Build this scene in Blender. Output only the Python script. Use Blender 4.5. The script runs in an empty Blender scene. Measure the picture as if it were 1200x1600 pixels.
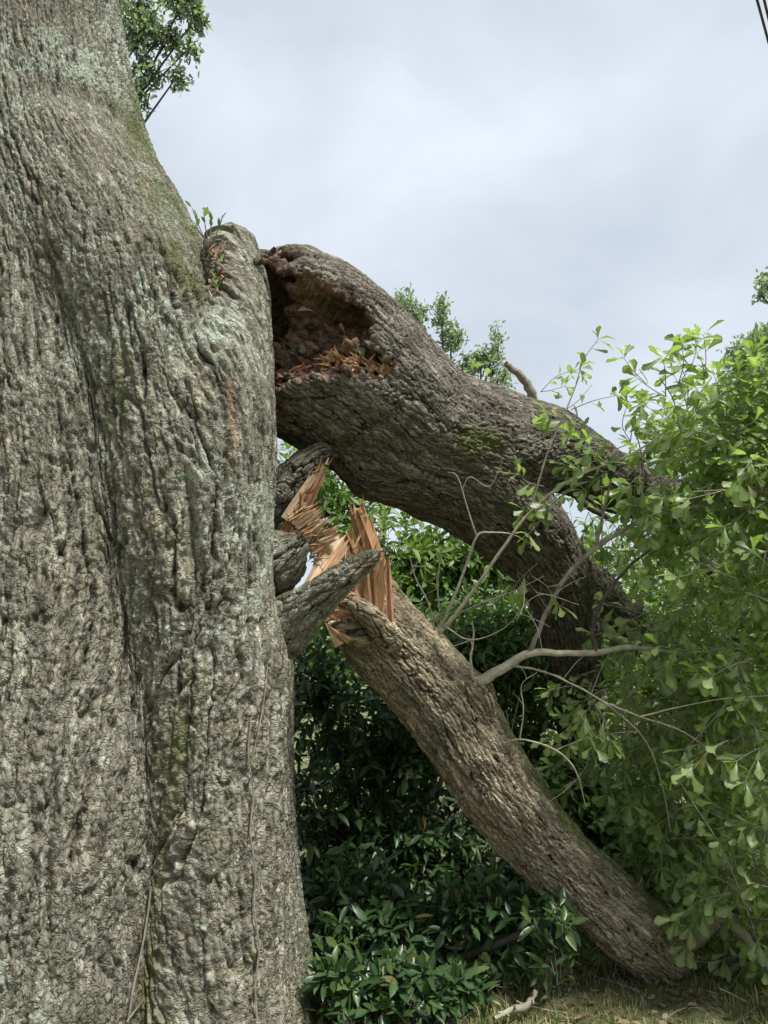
import bpy, math, random
import numpy as np
from mathutils import Vector, Matrix

random.seed(7)
RNG = np.random.default_rng(11)
SC = bpy.context.scene
COL = SC.collection

# ------------------------------------------------------------------ camera
F = 1209.0
PITCH = math.radians(10.0)
CAMZ = 1.55
cam_d = bpy.data.cameras.new("camera")
cam_d.sensor_fit = 'VERTICAL'
cam_d.sensor_height = 36.0
cam_d.lens = 36.0 * F / 1600.0
cam_d.clip_start = 0.05
cam_d.clip_end = 2000
cam = bpy.data.objects.new("camera", cam_d)
cam.location = (0, 0, CAMZ)
cam.rotation_euler = (math.radians(90) + PITCH, 0, 0)
COL.objects.link(cam)
SC.camera = cam

# ------------------------------------------------------------------ world, sun, exposure
SUN_EL, SUN_AZ = math.radians(63), math.radians(136)     # azimuth clockwise from +Y (north)
world = bpy.data.worlds.new("World")
SC.world = world
world.use_nodes = True
wn, wl = world.node_tree.nodes, world.node_tree.links
wn.clear()
w_out = wn.new("ShaderNodeOutputWorld")
w_bg = wn.new("ShaderNodeBackground")
w_bg.inputs["Strength"].default_value = 0.10
sky = wn.new("ShaderNodeTexSky")
sky.sky_type = 'NISHITA'
sky.sun_disc = False
sky.sun_elevation = SUN_EL
sky.sun_rotation = SUN_AZ
w_tc = wn.new("ShaderNodeTexCoord")
w_map = wn.new("ShaderNodeMapping")
w_map.inputs["Scale"].default_value = (1.0, 1.0, 1.5)
w_map.inputs["Location"].default_value = (0.35, 0.0, 0.15)
w_n = wn.new("ShaderNodeTexNoise")
w_n.inputs["Scale"].default_value = 2.6
w_n.inputs["Detail"].default_value = 5
w_n.inputs["Roughness"].default_value = 0.48
w_n.inputs["Distortion"].default_value = 0.25
w_r = wn.new("ShaderNodeValToRGB")
w_r.color_ramp.elements[0].position = 0.36
w_r.color_ramp.elements[0].color = (3.42, 3.80, 4.33, 1)
w_r.color_ramp.elements[1].position = 0.66
w_r.color_ramp.elements[1].color = (4.85, 5.22, 5.70, 1)
w_mix = wn.new("ShaderNodeMixRGB")
w_mix.inputs["Fac"].default_value = 0.93
wl.new(w_tc.outputs["Generated"], w_map.inputs["Vector"])
wl.new(w_map.outputs["Vector"], w_n.inputs["Vector"])
wl.new(w_n.outputs["Fac"], w_r.inputs["Fac"])
wl.new(sky.outputs["Color"], w_mix.inputs["Color1"])
wl.new(w_r.outputs["Color"], w_mix.inputs["Color2"])
wl.new(w_mix.outputs["Color"], w_bg.inputs["Color"])
wl.new(w_bg.outputs["Background"], w_out.inputs["Surface"])

sun_d = bpy.data.lights.new("sun", 'SUN')
sun_d.energy = 3.4
sun_d.angle = math.radians(9)
sun_d.color = (1.0, 0.975, 0.93)
sun = bpy.data.objects.new("sun", sun_d)
sdir = Vector((math.sin(SUN_AZ) * math.cos(SUN_EL), math.cos(SUN_AZ) * math.cos(SUN_EL), math.sin(SUN_EL)))
sun.rotation_euler = sdir.to_track_quat('Z', 'Y').to_euler()
sun.location = (6, -6, 12)
COL.objects.link(sun)

SC.view_settings.view_transform = 'Standard'
SC.view_settings.look = 'None'
SC.view_settings.gamma = 1.0
SC.view_settings.use_curve_mapping = False
SC.view_settings.exposure = 0.86
SC.render.engine = 'CYCLES'
SC.cycles.max_bounces = 6
SC.cycles.transparent_max_bounces = 4
SC.cycles.use_denoising = True

# ------------------------------------------------------------------ helpers: geometry
CP, SP = math.cos(PITCH), math.sin(PITCH)


def P(px, py, d):
    """world point seen at photo pixel (px, py) at distance d along the view axis"""
    u = (px - 600.0) / F * d
    v = (800.0 - py) / F * d
    return np.array([u, d * CP - v * SP, CAMZ + d * SP + v * CP])


def project(p):
    """photo pixel and depth of world points (n,3)"""
    x, y, z = p[:, 0], p[:, 1], p[:, 2] - CAMZ
    d = y * CP + z * SP
    v = -y * SP + z * CP
    d = np.maximum(d, 1e-3)
    return 600 + x / d * F, 800 - v / d * F, d


def ground_at(px, py, z=0.0):
    v = (800.0 - py) / F
    k = SP + v * CP
    t = (z - CAMZ) / k
    return P(px, py, t)


def chain(pts, samples=6):
    """Catmull-Rom through rows (x,y,z,r)"""
    p = np.array(pts, dtype=np.float64)
    if len(p) < 3:
        t = np.linspace(0, 1, samples + 1)[:, None]
        return p[0] * (1 - t) + p[-1] * t
    q = np.vstack([2 * p[0] - p[1], p, 2 * p[-1] - p[-2]])
    out = []
    for i in range(1, len(q) - 2):
        for s in range(samples):
            t = s / samples
            a, b, c, d = q[i - 1], q[i], q[i + 1], q[i + 2]
            out.append(0.5 * ((2 * b) + (c - a) * t + (2 * a - 5 * b + 4 * c - d) * t * t + (3 * b - a - 3 * c + d) * t ** 3))
    out.append(p[-1])
    out = np.array(out)
    out[:, 3] = np.maximum(out[:, 3], 1e-4)
    return out


def pxchain(pts, samples=6):
    """rows (px,py,depth,radius in photo pixels)"""
    return chain([list(P(a, b, d)) + [r * d / F] for a, b, d, r in pts], samples)


def frames(c):
    """tangent and parallel-transported normals along a chain, arc length"""
    p = c[:, :3]
    t = np.gradient(p, axis=0)
    t /= np.linalg.norm(t, axis=1)[:, None] + 1e-12
    n = np.zeros_like(p)
    a = np.array([0, 0, 1.0]) if abs(t[0, 2]) < 0.8 else np.array([0, 1.0, 0])
    n0 = a - t[0] * a.dot(t[0])
    n[0] = n0 / np.linalg.norm(n0)
    for i in range(1, len(p)):
        v = n[i - 1] - t[i] * n[i - 1].dot(t[i])
        n[i] = v / (np.linalg.norm(v) + 1e-12)
    b = np.cross(t, n)
    s = np.concatenate([[0], np.cumsum(np.linalg.norm(np.diff(p, axis=0), axis=1))])
    return t, n, b, s


# ------------------------------------------------------------------ helpers: noise
def _hash(ix, iy, iz, seed):
    h = (ix.astype(np.uint32) * np.uint32(374761393) + iy.astype(np.uint32) * np.uint32(668265263)
         + iz.astype(np.uint32) * np.uint32(2147483647 - 62) + np.uint32((seed * 974711) & 0xffffffff))
    h = (h ^ (h >> np.uint32(13))) * np.uint32(1274126177)
    h = (h ^ (h >> np.uint32(16))) * np.uint32(2246822519)
    return h ^ (h >> np.uint32(15))


def vnoise(q, seed=0):
    """smooth value noise, -1..1"""
    qf = np.floor(q)
    i = qf.astype(np.int64)
    f = (q - qf).astype(np.float32)
    f = f * f * f * (f * (f * 6 - 15) + 10)
    r = np.zeros(len(q), np.float32)
    for dx in (0, 1):
        wx = f[:, 0] if dx else 1 - f[:, 0]
        for dy in (0, 1):
            wy = f[:, 1] if dy else 1 - f[:, 1]
            for dz in (0, 1):
                wz = f[:, 2] if dz else 1 - f[:, 2]
                h = _hash(i[:, 0] + dx, i[:, 1] + dy, i[:, 2] + dz, seed).astype(np.float32) / np.float32(4294967295)
                r += wx * wy * wz * h
    return r * 2 - 1


def fbm(q, oct=3, seed=0):
    r = np.zeros(len(q), np.float32)
    a, tot = 1.0, 0.0
    for k in range(oct):
        r += a * vnoise(q * (2.03 ** k) + 17.3 * k, seed + k)
        tot += a
        a *= 0.5
    return r / tot


def cellular(q, seed=0):
    """F1, F2 and a 0..1 id of the nearest cell"""
    qf = np.floor(q)
    i = qf.astype(np.int64)
    f = (q - qf).astype(np.float32)
    n = len(q)
    f1 = np.full(n, 9.0, np.float32)
    f2 = np.full(n, 9.0, np.float32)
    cid = np.zeros(n, np.float32)
    s = np.float32(1 / 65535.0)
    for dx in (-1, 0, 1):
        for dy in (-1, 0, 1):
            for dz in (-1, 0, 1):
                h = _hash(i[:, 0] + dx, i[:, 1] + dy, i[:, 2] + dz, seed)
                g = _hash(i[:, 0] + dx, i[:, 1] + dy, i[:, 2] + dz, seed + 91)
                jx = (h & np.uint32(65535)).astype(np.float32) * s
                jy = (h >> np.uint32(16)).astype(np.float32) * s
                jz = (g & np.uint32(65535)).astype(np.float32) * s
                d = np.sqrt((dx + jx - f[:, 0]) ** 2 + (dy + jy - f[:, 1]) ** 2 + (dz + jz - f[:, 2]) ** 2)
                near = d < f1
                f2 = np.where(near, f1, np.minimum(f2, d))
                cid = np.where(near, (g >> np.uint32(16)).astype(np.float32) * s, cid)
                f1 = np.where(near, d, f1)
    return f1, f2, cid


def sstep(a, b, x):
    t = np.clip((x - a) / (b - a), 0, 1)
    return t * t * (3 - 2 * t)


# ------------------------------------------------------------------ helpers: objects
def new_mesh(name, verts, faces, attrs=None, smooth=True):
    """verts (n,3); faces (m,3|4) array or list of tuples"""
    me = bpy.data.meshes.new(name)
    if isinstance(faces, np.ndarray):
        k = faces.shape[1]
        me.vertices.add(len(verts))
        me.vertices.foreach_set("co", np.asarray(verts, np.float32).ravel())
        me.loops.add(faces.size)
        me.loops.foreach_set("vertex_index", faces.astype(np.int32).ravel())
        me.polygons.add(len(faces))
        me.polygons.foreach_set("loop_start", np.arange(0, faces.size, k, dtype=np.int32))
        me.polygons.foreach_set("loop_total", np.full(len(faces), k, np.int32))
        me.update(calc_edges=True)
    else:
        me.from_pydata([tuple(v) for v in verts], [], faces)
        me.update()
    if smooth:
        me.polygons.foreach_set("use_smooth", np.ones(len(me.polygons), bool))
    for k, a in (attrs or {}).items():
        a = np.asarray(a, np.float32)
        if a.ndim == 1:
            at = me.attributes.new(k, 'FLOAT', 'POINT')
            at.data.foreach_set("value", a)
        else:
            at = me.attributes.new(k, 'FLOAT_VECTOR', 'POINT')
            at.data.foreach_set("vector", a.ravel())
    return me


def link(name, me, mat=None, parent=None, kind=None):
    o = bpy.data.objects.new(name, me)
    if mat is not None and not me.materials:
        me.materials.append(mat)
    COL.objects.link(o)
    if parent is not None:
        o.parent = parent
        r = parent
        off = Vector((0, 0, 0))
        while r is not None:
            off += r.location
            r = r.parent
        o.location = -off
    if kind:
        o["kind"] = kind
    return o


def thing(name, label, cat, loc, group=None):
    o = bpy.data.objects.new(name, None)
    o.empty_display_size = 0.1
    o.location = Vector([float(v) for v in loc])
    COL.objects.link(o)
    o["label"] = label
    o["category"] = cat
    if group:
        o["group"] = group
    return o


def tube_arrays(c, sides=6, wob=0.0, seed=0, tip=True):
    t, n, b, s = frames(c)
    m = len(c)
    th = np.linspace(0, 2 * np.pi, sides, endpoint=False)
    r = c[:, 3][:, None] * np.ones((1, sides))
    if wob:
        rr = np.random.default_rng(seed)
        r = r * (1 + wob * rr.uniform(-1, 1, r.shape))
    v = (c[:, None, :3] + r[..., None] * (np.cos(th)[None, :, None] * n[:, None] + np.sin(th)[None, :, None] * b[:, None]))
    v = v.reshape(-1, 3)
    i = np.arange(m - 1)[:, None] * sides
    j = np.arange(sides)[None]
    k = (j + 1) % sides
    f = np.stack([i + j, i + k, i + sides + k, i + sides + j], -1).reshape(-1, 4)
    return v, f


def tubes_mesh(name, chains, sides=5, wob=0.0):
    V, Fs, n = [], [], 0
    for k, c in enumerate(chains):
        v, f = tube_arrays(c, sides, wob, k)
        V.append(v)
        Fs.append(f + n)
        n += len(v)
    return new_mesh(name, np.vstack(V), np.vstack(Fs))


# ------------------------------------------------------------------ helpers: smooth solid from skeleton chains
def seg_sdf(p, c, want=False):
    """distance to a chain of round cones"""
    best = np.full(len(p), 1e9, np.float32)
    arg = np.zeros(len(p), np.int32)
    tt = np.zeros(len(p), np.float32)
    for i in range(len(c) - 1):
        a, b = c[i], c[i + 1]
        ab = (b[:3] - a[:3]).astype(np.float32)
        L2 = float(ab.dot(ab)) + 1e-12
        ap = p - a[:3].astype(np.float32)
        t = np.clip(ap @ ab / L2, 0, 1)
        d = np.sqrt(((ap - t[:, None] * ab) ** 2).sum(1)) - (a[3] + (b[3] - a[3]) * t)
        if want:
            m = d < best
            arg = np.where(m, i, arg)
            tt = np.where(m, t, tt)
        best = np.minimum(best, d.astype(np.float32))
    return (best, arg, tt) if want else best


def smin(a, b, k):
    h = np.clip(0.5 + 0.5 * (b - a) / k, 0, 1)
    return b * (1 - h) + a * h - k * h * (1 - h)


def solid_sdf(p, chains, k, carve=None, kc=0.03):
    d = seg_sdf(p, chains[0])
    for c in chains[1:]:
        d = smin(d, seg_sdf(p, c), k)
    w = np.full(len(p), 9.0, np.float32)
    for c in carve or []:
        e = seg_sdf(p, c) if isinstance(c, np.ndarray) else c(p)
        w = np.minimum(w, e)
        d = -smin(-d, e, kc)
    return d, w


def surface_nets(f, origin, h):
    c = tuple(s - 1 for s in f.shape)
    acc = np.zeros(c + (3,), np.float32)
    cnt = np.zeros(c, np.float32)

    def sl(o):
        return tuple(slice(o[k], o[k] + c[k]) for k in range(3))
    for ax in range(3):
        o1, o2 = [k for k in range(3) if k != ax]
        for d1 in (0, 1):
            for d2 in (0, 1):
                o = [0, 0, 0]
                o[o1], o[o2] = d1, d2
                e = list(o)
                e[ax] = 1
                a, b = f[sl(o)], f[sl(e)]
                cr = (a < 0) != (b < 0)
                t = np.where(cr, a / np.where(cr, a - b, 1), 0)
                acc[..., ax] += t
                acc[..., o1] += cr * d1
                acc[..., o2] += cr * d2
                cnt += cr
    act = cnt > 0
    idx = np.full(c, -1, np.int64)
    idx[act] = np.arange(act.sum())
    ijk = np.argwhere(act).astype(np.float32)
    v = (ijk + acc[act] / cnt[act][:, None]) * h + origin
    faces = []
    s = f < 0
    for ax in range(3):
        o1, o2 = [(1, 2), (2, 0), (0, 1)][ax]
        rng = [slice(1, f.shape[k] - 1) for k in range(3)]
        rng[ax] = slice(0, f.shape[ax] - 1)
        a = s[tuple(rng)]
        r2 = list(rng)
        r2[ax] = slice(1, f.shape[ax])
        b = s[tuple(r2)]
        w = np.argwhere(a != b)
        if not len(w):
            continue
        flip = a[a != b]
        base = w.copy()
        for k in range(3):
            if k != ax:
                base[:, k] += 1
        q = []
        for d1, d2 in ((1, 1), (0, 1), (0, 0), (1, 0)):
            u = base.copy()
            u[:, o1] -= d1
            u[:, o2] -= d2
            q.append(idx[u[:, 0], u[:, 1], u[:, 2]])
        q = np.stack(q, 1)
        q[~flip] = q[~flip][:, ::-1]
        faces.append(q)
    return v, np.vstack(faces)


def build_solid(chains, h, k, levels, carve=None, lump=0.0, lump_scale=3.0, zmin=None, seed=0, kc=0.03, part=None):
    """sample the skeleton's distance field, mesh it, subdivide; returns (verts, faces, normals)"""
    allp = np.vstack([c for c in chains])
    r = allp[:, 3].max() + 0.08
    lo = (allp[:, :3] - allp[:, 3:]).min(0) - 0.08
    hi = (allp[:, :3] + allp[:, 3:]).max(0) + 0.08
    n = np.ceil((hi - lo) / h).astype(int) + 1
    g = [lo[a] + h * np.arange(n[a]) for a in range(3)]
    pts = np.stack(np.meshgrid(*g, indexing='ij'), -1).reshape(-1, 3).astype(np.float32)
    d, _ = solid_sdf(pts, chains, k, carve, kc)
    if lump:
        near = np.abs(d) < 0.25
        d[near] += lump * fbm(pts[near] * lump_scale, 3, seed)
    v, fc = surface_nets(d.reshape(n), lo.astype(np.float32), h)
    if zmin is not None:
        keep = (v[fc][:, :, 2] > zmin).all(1)
        fc = fc[keep]
    if part is not None:
        fc = fc[part(v, fc)]
    used, inv = np.unique(fc, return_inverse=True)
    v, fc = v[used], inv.reshape(fc.shape)
    me = new_mesh("solid_tmp", v, fc)
    o = bpy.data.objects.new("solid_tmp", me)
    COL.objects.link(o)
    md = o.modifiers.new("s", 'SUBSURF')
    md.levels = levels
    md.render_levels = levels
    dg = bpy.context.evaluated_depsgraph_get()
    ev = o.evaluated_get(dg)
    em = ev.to_mesh()
    vv = np.empty(len(em.vertices) * 3, np.float32)
    em.vertices.foreach_get("co", vv)
    nn = np.empty(len(em.vertices) * 3, np.float32)
    em.vertex_normals.foreach_get("vector", nn)
    ff = np.empty(len(em.polygons) * 4, np.int32)
    em.loops.foreach_get("vertex_index", ff)
    ev.to_mesh_clear()
    bpy.data.objects.remove(o)
    bpy.data.meshes.remove(me)
    return vv.reshape(-1, 3), ff.reshape(-1, 4), nn.reshape(-1, 3)


def bark_coords(v, chains, rref=None, soff=None):
    """(R cos a, R sin a, length) around and along the nearest chain: grain runs along the last axis"""
    best = np.full(len(v), 1e9, np.float32)
    out = np.zeros((len(v), 3), np.float32)
    for ci, c in enumerate(chains):
        d, i, t = seg_sdf(v, c, True)
        tg, n, b, s = frames(c)
        rel = v - (c[i, :3] + (c[i + 1, :3] - c[i, :3]) * t[:, None])
        x = (rel * n[i]).sum(1)
        y = (rel * b[i]).sum(1)
        z = s[i] + (s[i + 1] - s[i]) * t + (rel * tg[i]).sum(1) + (soff[ci] if soff else 0)
        m = np.hypot(x, y) + 1e-6
        R = rref if rref else float(np.median(c[:, 3]))
        q = np.stack([R * x / m + 7.1 * ci, R * y / m, z], 1)
        w = d < best
        out[w] = q[w]
        best = np.minimum(best, d)
    return out


# ------------------------------------------------------------------ materials
def nodes_of(name):
    m = bpy.data.materials.new(name)
    m.use_nodes = True
    nt = m.node_tree
    return m, nt.nodes, nt.links, nt.nodes["Principled BSDF"]


def attr(N, name):
    a = N.new("ShaderNodeAttribute")
    a.attribute_name = name
    return a


def noise(N, L, vec, scale, detail=4, rough=0.55, dist=0.0):
    n = N.new("ShaderNodeTexNoise")
    n.inputs["Scale"].default_value = scale
    n.inputs["Detail"].default_value = detail
    n.inputs["Roughness"].default_value = rough
    n.inputs["Distortion"].default_value = dist
    if vec is not None:
        L.new(vec, n.inputs["Vector"])
    return n.outputs["Fac"]


def ramp(N, L, fac, stops):
    r = N.new("ShaderNodeValToRGB")
    e = r.color_ramp.elements
    while len(e) < len(stops):
        e.new(0.5)
    for el, (p, c) in zip(e, stops):
        el.position = p
        el.color = (c, c, c, 1) if isinstance(c, (int, float)) else tuple(c) + (1,)
    L.new(fac, r.inputs["Fac"])
    return r.outputs["Color"]


def mix(N, L, fac, a, b, mode='MIX'):
    m = N.new("ShaderNodeMixRGB")
    m.blend_type = mode
    for s, v in (("Fac", fac), ("Color1", a), ("Color2", b)):
        if isinstance(v, (int, float)):
            m.inputs[s].default_value = v if s == "Fac" else (v, v, v, 1)
        elif isinstance(v, tuple):
            m.inputs[s].default_value = v + (1,)
        else:
            L.new(v, m.inputs[s])
    return m.outputs["Color"]


def math_n(N, L, op, a, b=0.0, clamp=False):
    m = N.new("ShaderNodeMath")
    m.operation = op
    m.use_clamp = clamp
    for k, v in ((0, a), (1, b)):
        if isinstance(v, (int, float)):
            m.inputs[k].default_value = v
        else:
            L.new(v, m.inputs[k])
    return m.outputs[0]


def mapping(N, L, vec, scale):
    m = N.new("ShaderNodeMapping")
    m.inputs["Scale"].default_value = scale
    L.new(vec, m.inputs["Vector"])
    return m.outputs["Vector"]


def bark_material(name, dark, mid, light, lichen, lichen_amt, stretch=0.3, fine=1.0, wood=((0.28, 0.13, 0.06), (0.50, 0.29, 0.15))):
    m, N, L, B = nodes_of(name)
    co = attr(N, "bark_co").outputs["Vector"]
    st = mapping(N, L, co, (1, 1, stretch))
    bh = attr(N, "bark_h").outputs["Fac"]
    n1 = noise(N, L, st, 38 * fine, 6, 0.65)
    n2 = noise(N, L, co, 5.0, 4, 0.6)
    base = ramp(N, L, n1, [(0.30, dark), (0.50, mid), (0.70, light)])
    tint = ramp(N, L, n2, [(0.35, (0.86, 0.82, 0.80)), (0.55, (1.0, 1.0, 1.0)), (0.7, (1.1, 1.02, 0.92))])
    base = mix(N, L, 0.8, base, tint, 'MULTIPLY')
    crack = ramp(N, L, bh, [(0.20, 0.0), (0.68, 1.0)])
    fv = N.new("ShaderNodeTexVoronoi")
    fv.inputs["Scale"].default_value = 74 * fine
    L.new(mapping(N, L, co, (1, 1, min(.6, stretch * 2))), fv.inputs["Vector"])
    sepc = N.new("ShaderNodeSeparateColor")
    L.new(fv.outputs["Color"], sepc.inputs[0])
    base = mix(N, L, 1.0, base, ramp(N, L, sepc.outputs[0], [(0.0, 0.68), (1.0, 1.32)]), 'MULTIPLY')
    base = mix(N, L, crack, tuple(0.36 * c for c in dark), base)
    ev = N.new("ShaderNodeTexVoronoi")
    ev.feature = 'DISTANCE_TO_EDGE'
    ev.inputs["Scale"].default_value = 62 * fine
    dn = N.new("ShaderNodeTexNoise")
    dn.inputs["Scale"].default_value = 45 * fine
    L.new(co, dn.inputs["Vector"])
    wob = N.new("ShaderNodeVectorMath")
    wob.operation = 'MULTIPLY_ADD'
    L.new(dn.outputs["Color"], wob.inputs[0])
    wob.inputs[1].default_value = (.03, .03, .012)
    L.new(mapping(N, L, co, (1, 1, stretch)), wob.inputs[2])
    L.new(wob.outputs[0], ev.inputs["Vector"])
    edge = ramp(N, L, ev.outputs["Distance"], [(0.0, 0.0), (0.16, 1.0)])
    eam = ramp(N, L, n2, [(0.35, 0.05), (0.65, 0.5)])
    base = mix(N, L, eam, base, mix(N, L, edge, tuple(0.8 * c for c in dark), base))
    # lichen: small crusty flecks gathered in patches, on the ridges
    lv = N.new("ShaderNodeTexVoronoi")
    lv.inputs["Scale"].default_value = 60 * fine
    L.new(mapping(N, L, co, (1, 1, 0.65)), lv.inputs["Vector"])
    ln = noise(N, L, co, 34 * fine, 6, 0.72)
    lp = noise(N, L, co, 4.2, 5, 0.62)
    la = attr(N, "lichen").outputs["Fac"]
    s = math_n(N, L, 'ADD', math_n(N, L, 'MULTIPLY', ln, 0.9), math_n(N, L, 'MULTIPLY', lp, 0.9))
    s = math_n(N, L, 'ADD', s, math_n(N, L, 'MULTIPLY', la, 0.28))
    s = math_n(N, L, 'SUBTRACT', s, math_n(N, L, 'MULTIPLY', lv.outputs["Distance"], 0.25))
    lf = ramp(N, L, s, [(0.97 - lichen_amt, 0.0), (1.03 - lichen_amt, 0.85)])
    lf = math_n(N, L, 'MULTIPLY', lf, crack)
    lcol = mix(N, L, ln, tuple(0.72 * c for c in lichen), tuple(min(1.0, 1.25 * c) for c in lichen))
    base = mix(N, L, lf, base, lcol)
    # moss
    mo = attr(N, "moss").outputs["Fac"]
    mn = noise(N, L, st, 26, 5, 0.7)
    mf = ramp(N, L, math_n(N, L, 'ADD', math_n(N, L, 'MULTIPLY', mo, 0.75), math_n(N, L, 'MULTIPLY', mn, 0.6)), [(0.50, 0.0), (0.92, 0.85)])
    mcol = mix(N, L, mn, (0.055, 0.066, 0.018), (0.17, 0.185, 0.06))
    base = mix(N, L, mf, base, mcol)
    # torn or rotten wood where the limb broke
    wd = attr(N, "wood").outputs["Fac"]
    wn_ = noise(N, L, mapping(N, L, co, (1, 1, 0.10)), 60, 5, 0.7)
    wcol = mix(N, L, ramp(N, L, wn_, [(0.3, 0.0), (0.7, 1.0)]), wood[0], wood[1])
    wm = noise(N, L, co, 26, 6, 0.75)
    wcol = mix(N, L, ramp(N, L, wm, [(0.38, 0.0), (0.55, 1.0)]), tuple(.55 * c for c in wood[0]), wcol)
    base = mix(N, L, wd, base, wcol)
    L.new(base, B.inputs["Base Color"])
    B.inputs["Roughness"].default_value = 0.9
    B.inputs["Specular IOR Level"].default_value = 0.2
    # fine relief
    bv = N.new("ShaderNodeTexVoronoi")
    bv.inputs["Scale"].default_value = 58 * fine
    L.new(mapping(N, L, co, (1, 1, stretch * 1.2)), bv.inputs["Vector"])
    bn = noise(N, L, st, 90 * fine, 6, 0.7)
    hgt = math_n(N, L, 'SUBTRACT', math_n(N, L, 'MULTIPLY', bn, 1.3), math_n(N, L, 'MULTIPLY', bv.outputs["Distance"], 0.8))
    hgt = math_n(N, L, 'ADD', hgt, math_n(N, L, 'MULTIPLY', lf, 0.35))
    hgt = math_n(N, L, 'ADD', hgt, math_n(N, L, 'MULTIPLY', edge, 0.55))
    bp = N.new("ShaderNodeBump")
    bp.inputs["Strength"].default_value = 0.95
    bp.inputs["Distance"].default_value = 0.011
    L.new(hgt, bp.inputs["Height"])
    L.new(bp.outputs["Normal"], B.inputs["Normal"])
    return m


M_OAK = bark_material("oak_bark", (0.080, 0.073, 0.051), (0.238, 0.226, 0.170), (0.44, 0.43, 0.34), (0.41, 0.455, 0.355), 0.015, 0.16)
M_LIMB = bark_material("limb_bark", (0.068, 0.058, 0.046), (0.185, 0.166, 0.132), (0.34, 0.315, 0.26), (0.36, 0.38, 0.30), -0.10, 0.16,
                       wood=((0.055, 0.034, 0.026), (0.27, 0.165, 0.105)))
M_LOWER = bark_material("lower_limb_bark", (0.10, 0.080, 0.052), (0.32, 0.272, 0.185), (0.58, 0.51, 0.37), (0.42, 0.44, 0.33), -0.12, 0.11)


def wood_material(name, a, b, c):
    m, N, L, B = nodes_of(name)
    co = attr(N, "grain").outputs["Vector"]
    st = mapping(N, L, co, (1, 1, 0.07))
    n = noise(N, L, st, 95, 5, 0.7)
    n2 = noise(N, L, mapping(N, L, co, (1, 1, 0.4)), 14, 4, 0.6)
    col = ramp(N, L, n, [(0.28, a), (0.5, b), (0.72, c)])
    col = mix(N, L, ramp(N, L, n2, [(0.45, 0.0), (0.72, 0.65)]), col, tuple(0.55 * x for x in a))
    L.new(col, B.inputs["Base Color"])
    B.inputs["Roughness"].default_value = 0.75
    bp = N.new("ShaderNodeBump")
    bp.inputs["Strength"].default_value = 0.9
    bp.inputs["Distance"].default_value = 0.006
    L.new(n, bp.inputs["Height"])
    L.new(bp.outputs["Normal"], B.inputs["Normal"])
    return m


M_WOOD = wood_material("torn_wood_orange", (0.26, 0.125, 0.055), (0.47, 0.265, 0.125), (0.62, 0.41, 0.23))
M_WOODPALE = wood_material("torn_wood_pale", (0.36, 0.23, 0.13), (0.58, 0.41, 0.26), (0.72, 0.57, 0.40))
M_WOODRED = wood_material("torn_wood_reddish", (0.22, 0.095, 0.05), (0.42, 0.20, 0.11), (0.58, 0.36, 0.24))
M_WOODDARK = wood_material("weathered_wood_dark", (0.035, 0.026, 0.022), (0.075, 0.055, 0.045), (0.13, 0.10, 0.085))


def twig_material(name, a, b, moss=0.0):
    m, N, L, B = nodes_of(name)
    tc = N.new("ShaderNodeTexCoord")
    n = noise(N, L, tc.outputs["Object"], 24, 5, 0.65)
    col = ramp(N, L, n, [(0.32, a), (0.66, b)])
    if moss:
        n2 = noise(N, L, tc.outputs["Object"], 9, 4, 0.6)
        col = mix(N, L, ramp(N, L, n2, [(0.5, 0.0), (0.62, moss)]), col, (0.30, 0.33, 0.22))
    L.new(col, B.inputs["Base Color"])
    B.inputs["Roughness"].default_value = 0.8
    bp = N.new("ShaderNodeBump")
    bp.inputs["Strength"].default_value = 0.5
    bp.inputs["Distance"].default_value = 0.003
    L.new(n, bp.inputs["Height"])
    L.new(bp.outputs["Normal"], B.inputs["Normal"])
    return m


M_TWIG = twig_material("twig_bark", (0.12, 0.10, 0.075), (0.30, 0.26, 0.20))
M_TWIGPALE = twig_material("pale_branch_bark", (0.25, 0.22, 0.15), (0.46, 0.42, 0.31), 0.5)
M_TWIGDARK = twig_material("dark_twig_bark", (0.03, 0.025, 0.02), (0.09, 0.075, 0.06))
M_STICK = twig_material("lichen_stick_bark", (0.14, 0.11, 0.08), (0.28, 0.24, 0.18), 0.9)


def leaf_material(name, stops, rough, spec, trans, back=1.35):
    m, N, L, B = nodes_of(name)
    oi = N.new("ShaderNodeObjectInfo")
    lr = attr(N, "leaf_rand").outputs["Fac"]
    r = math_n(N, L, 'FRACT', math_n(N, L, 'ADD', lr, oi.outputs["Random"]))
    col = ramp(N, L, r, stops)
    rib = attr(N, "rib").outputs["Fac"]
    col = mix(N, L, math_n(N, L, 'MULTIPLY', rib, 0.35), col, tuple(min(1, 2.4 * c) for c in stops[1][1]))
    g = N.new("ShaderNodeNewGeometry")
    bcol = mix(N, L, 1.0, col, (back, back, back * 1.05), 'MULTIPLY')
    col = mix(N, L, g.outputs["Backfacing"], col, bcol)
    L.new(col, B.inputs["Base Color"])
    B.inputs["Roughness"].default_value = rough
    B.inputs["Specular IOR Level"].default_value = spec
    tr = N.new("ShaderNodeBsdfTranslucent")
    tcol = mix(N, L, 1.0, col, (1.15, 1.4, 0.55), 'MULTIPLY')
    L.new(tcol, tr.inputs["Color"])
    mx = N.new("ShaderNodeMixShader")
    mx.inputs[0].default_value = trans
    L.new(B.outputs[0], mx.inputs[1])
    L.new(tr.outputs[0], mx.inputs[2])
    L.new(mx.outputs[0], N["Material Output"].inputs["Surface"])
    return m


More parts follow.
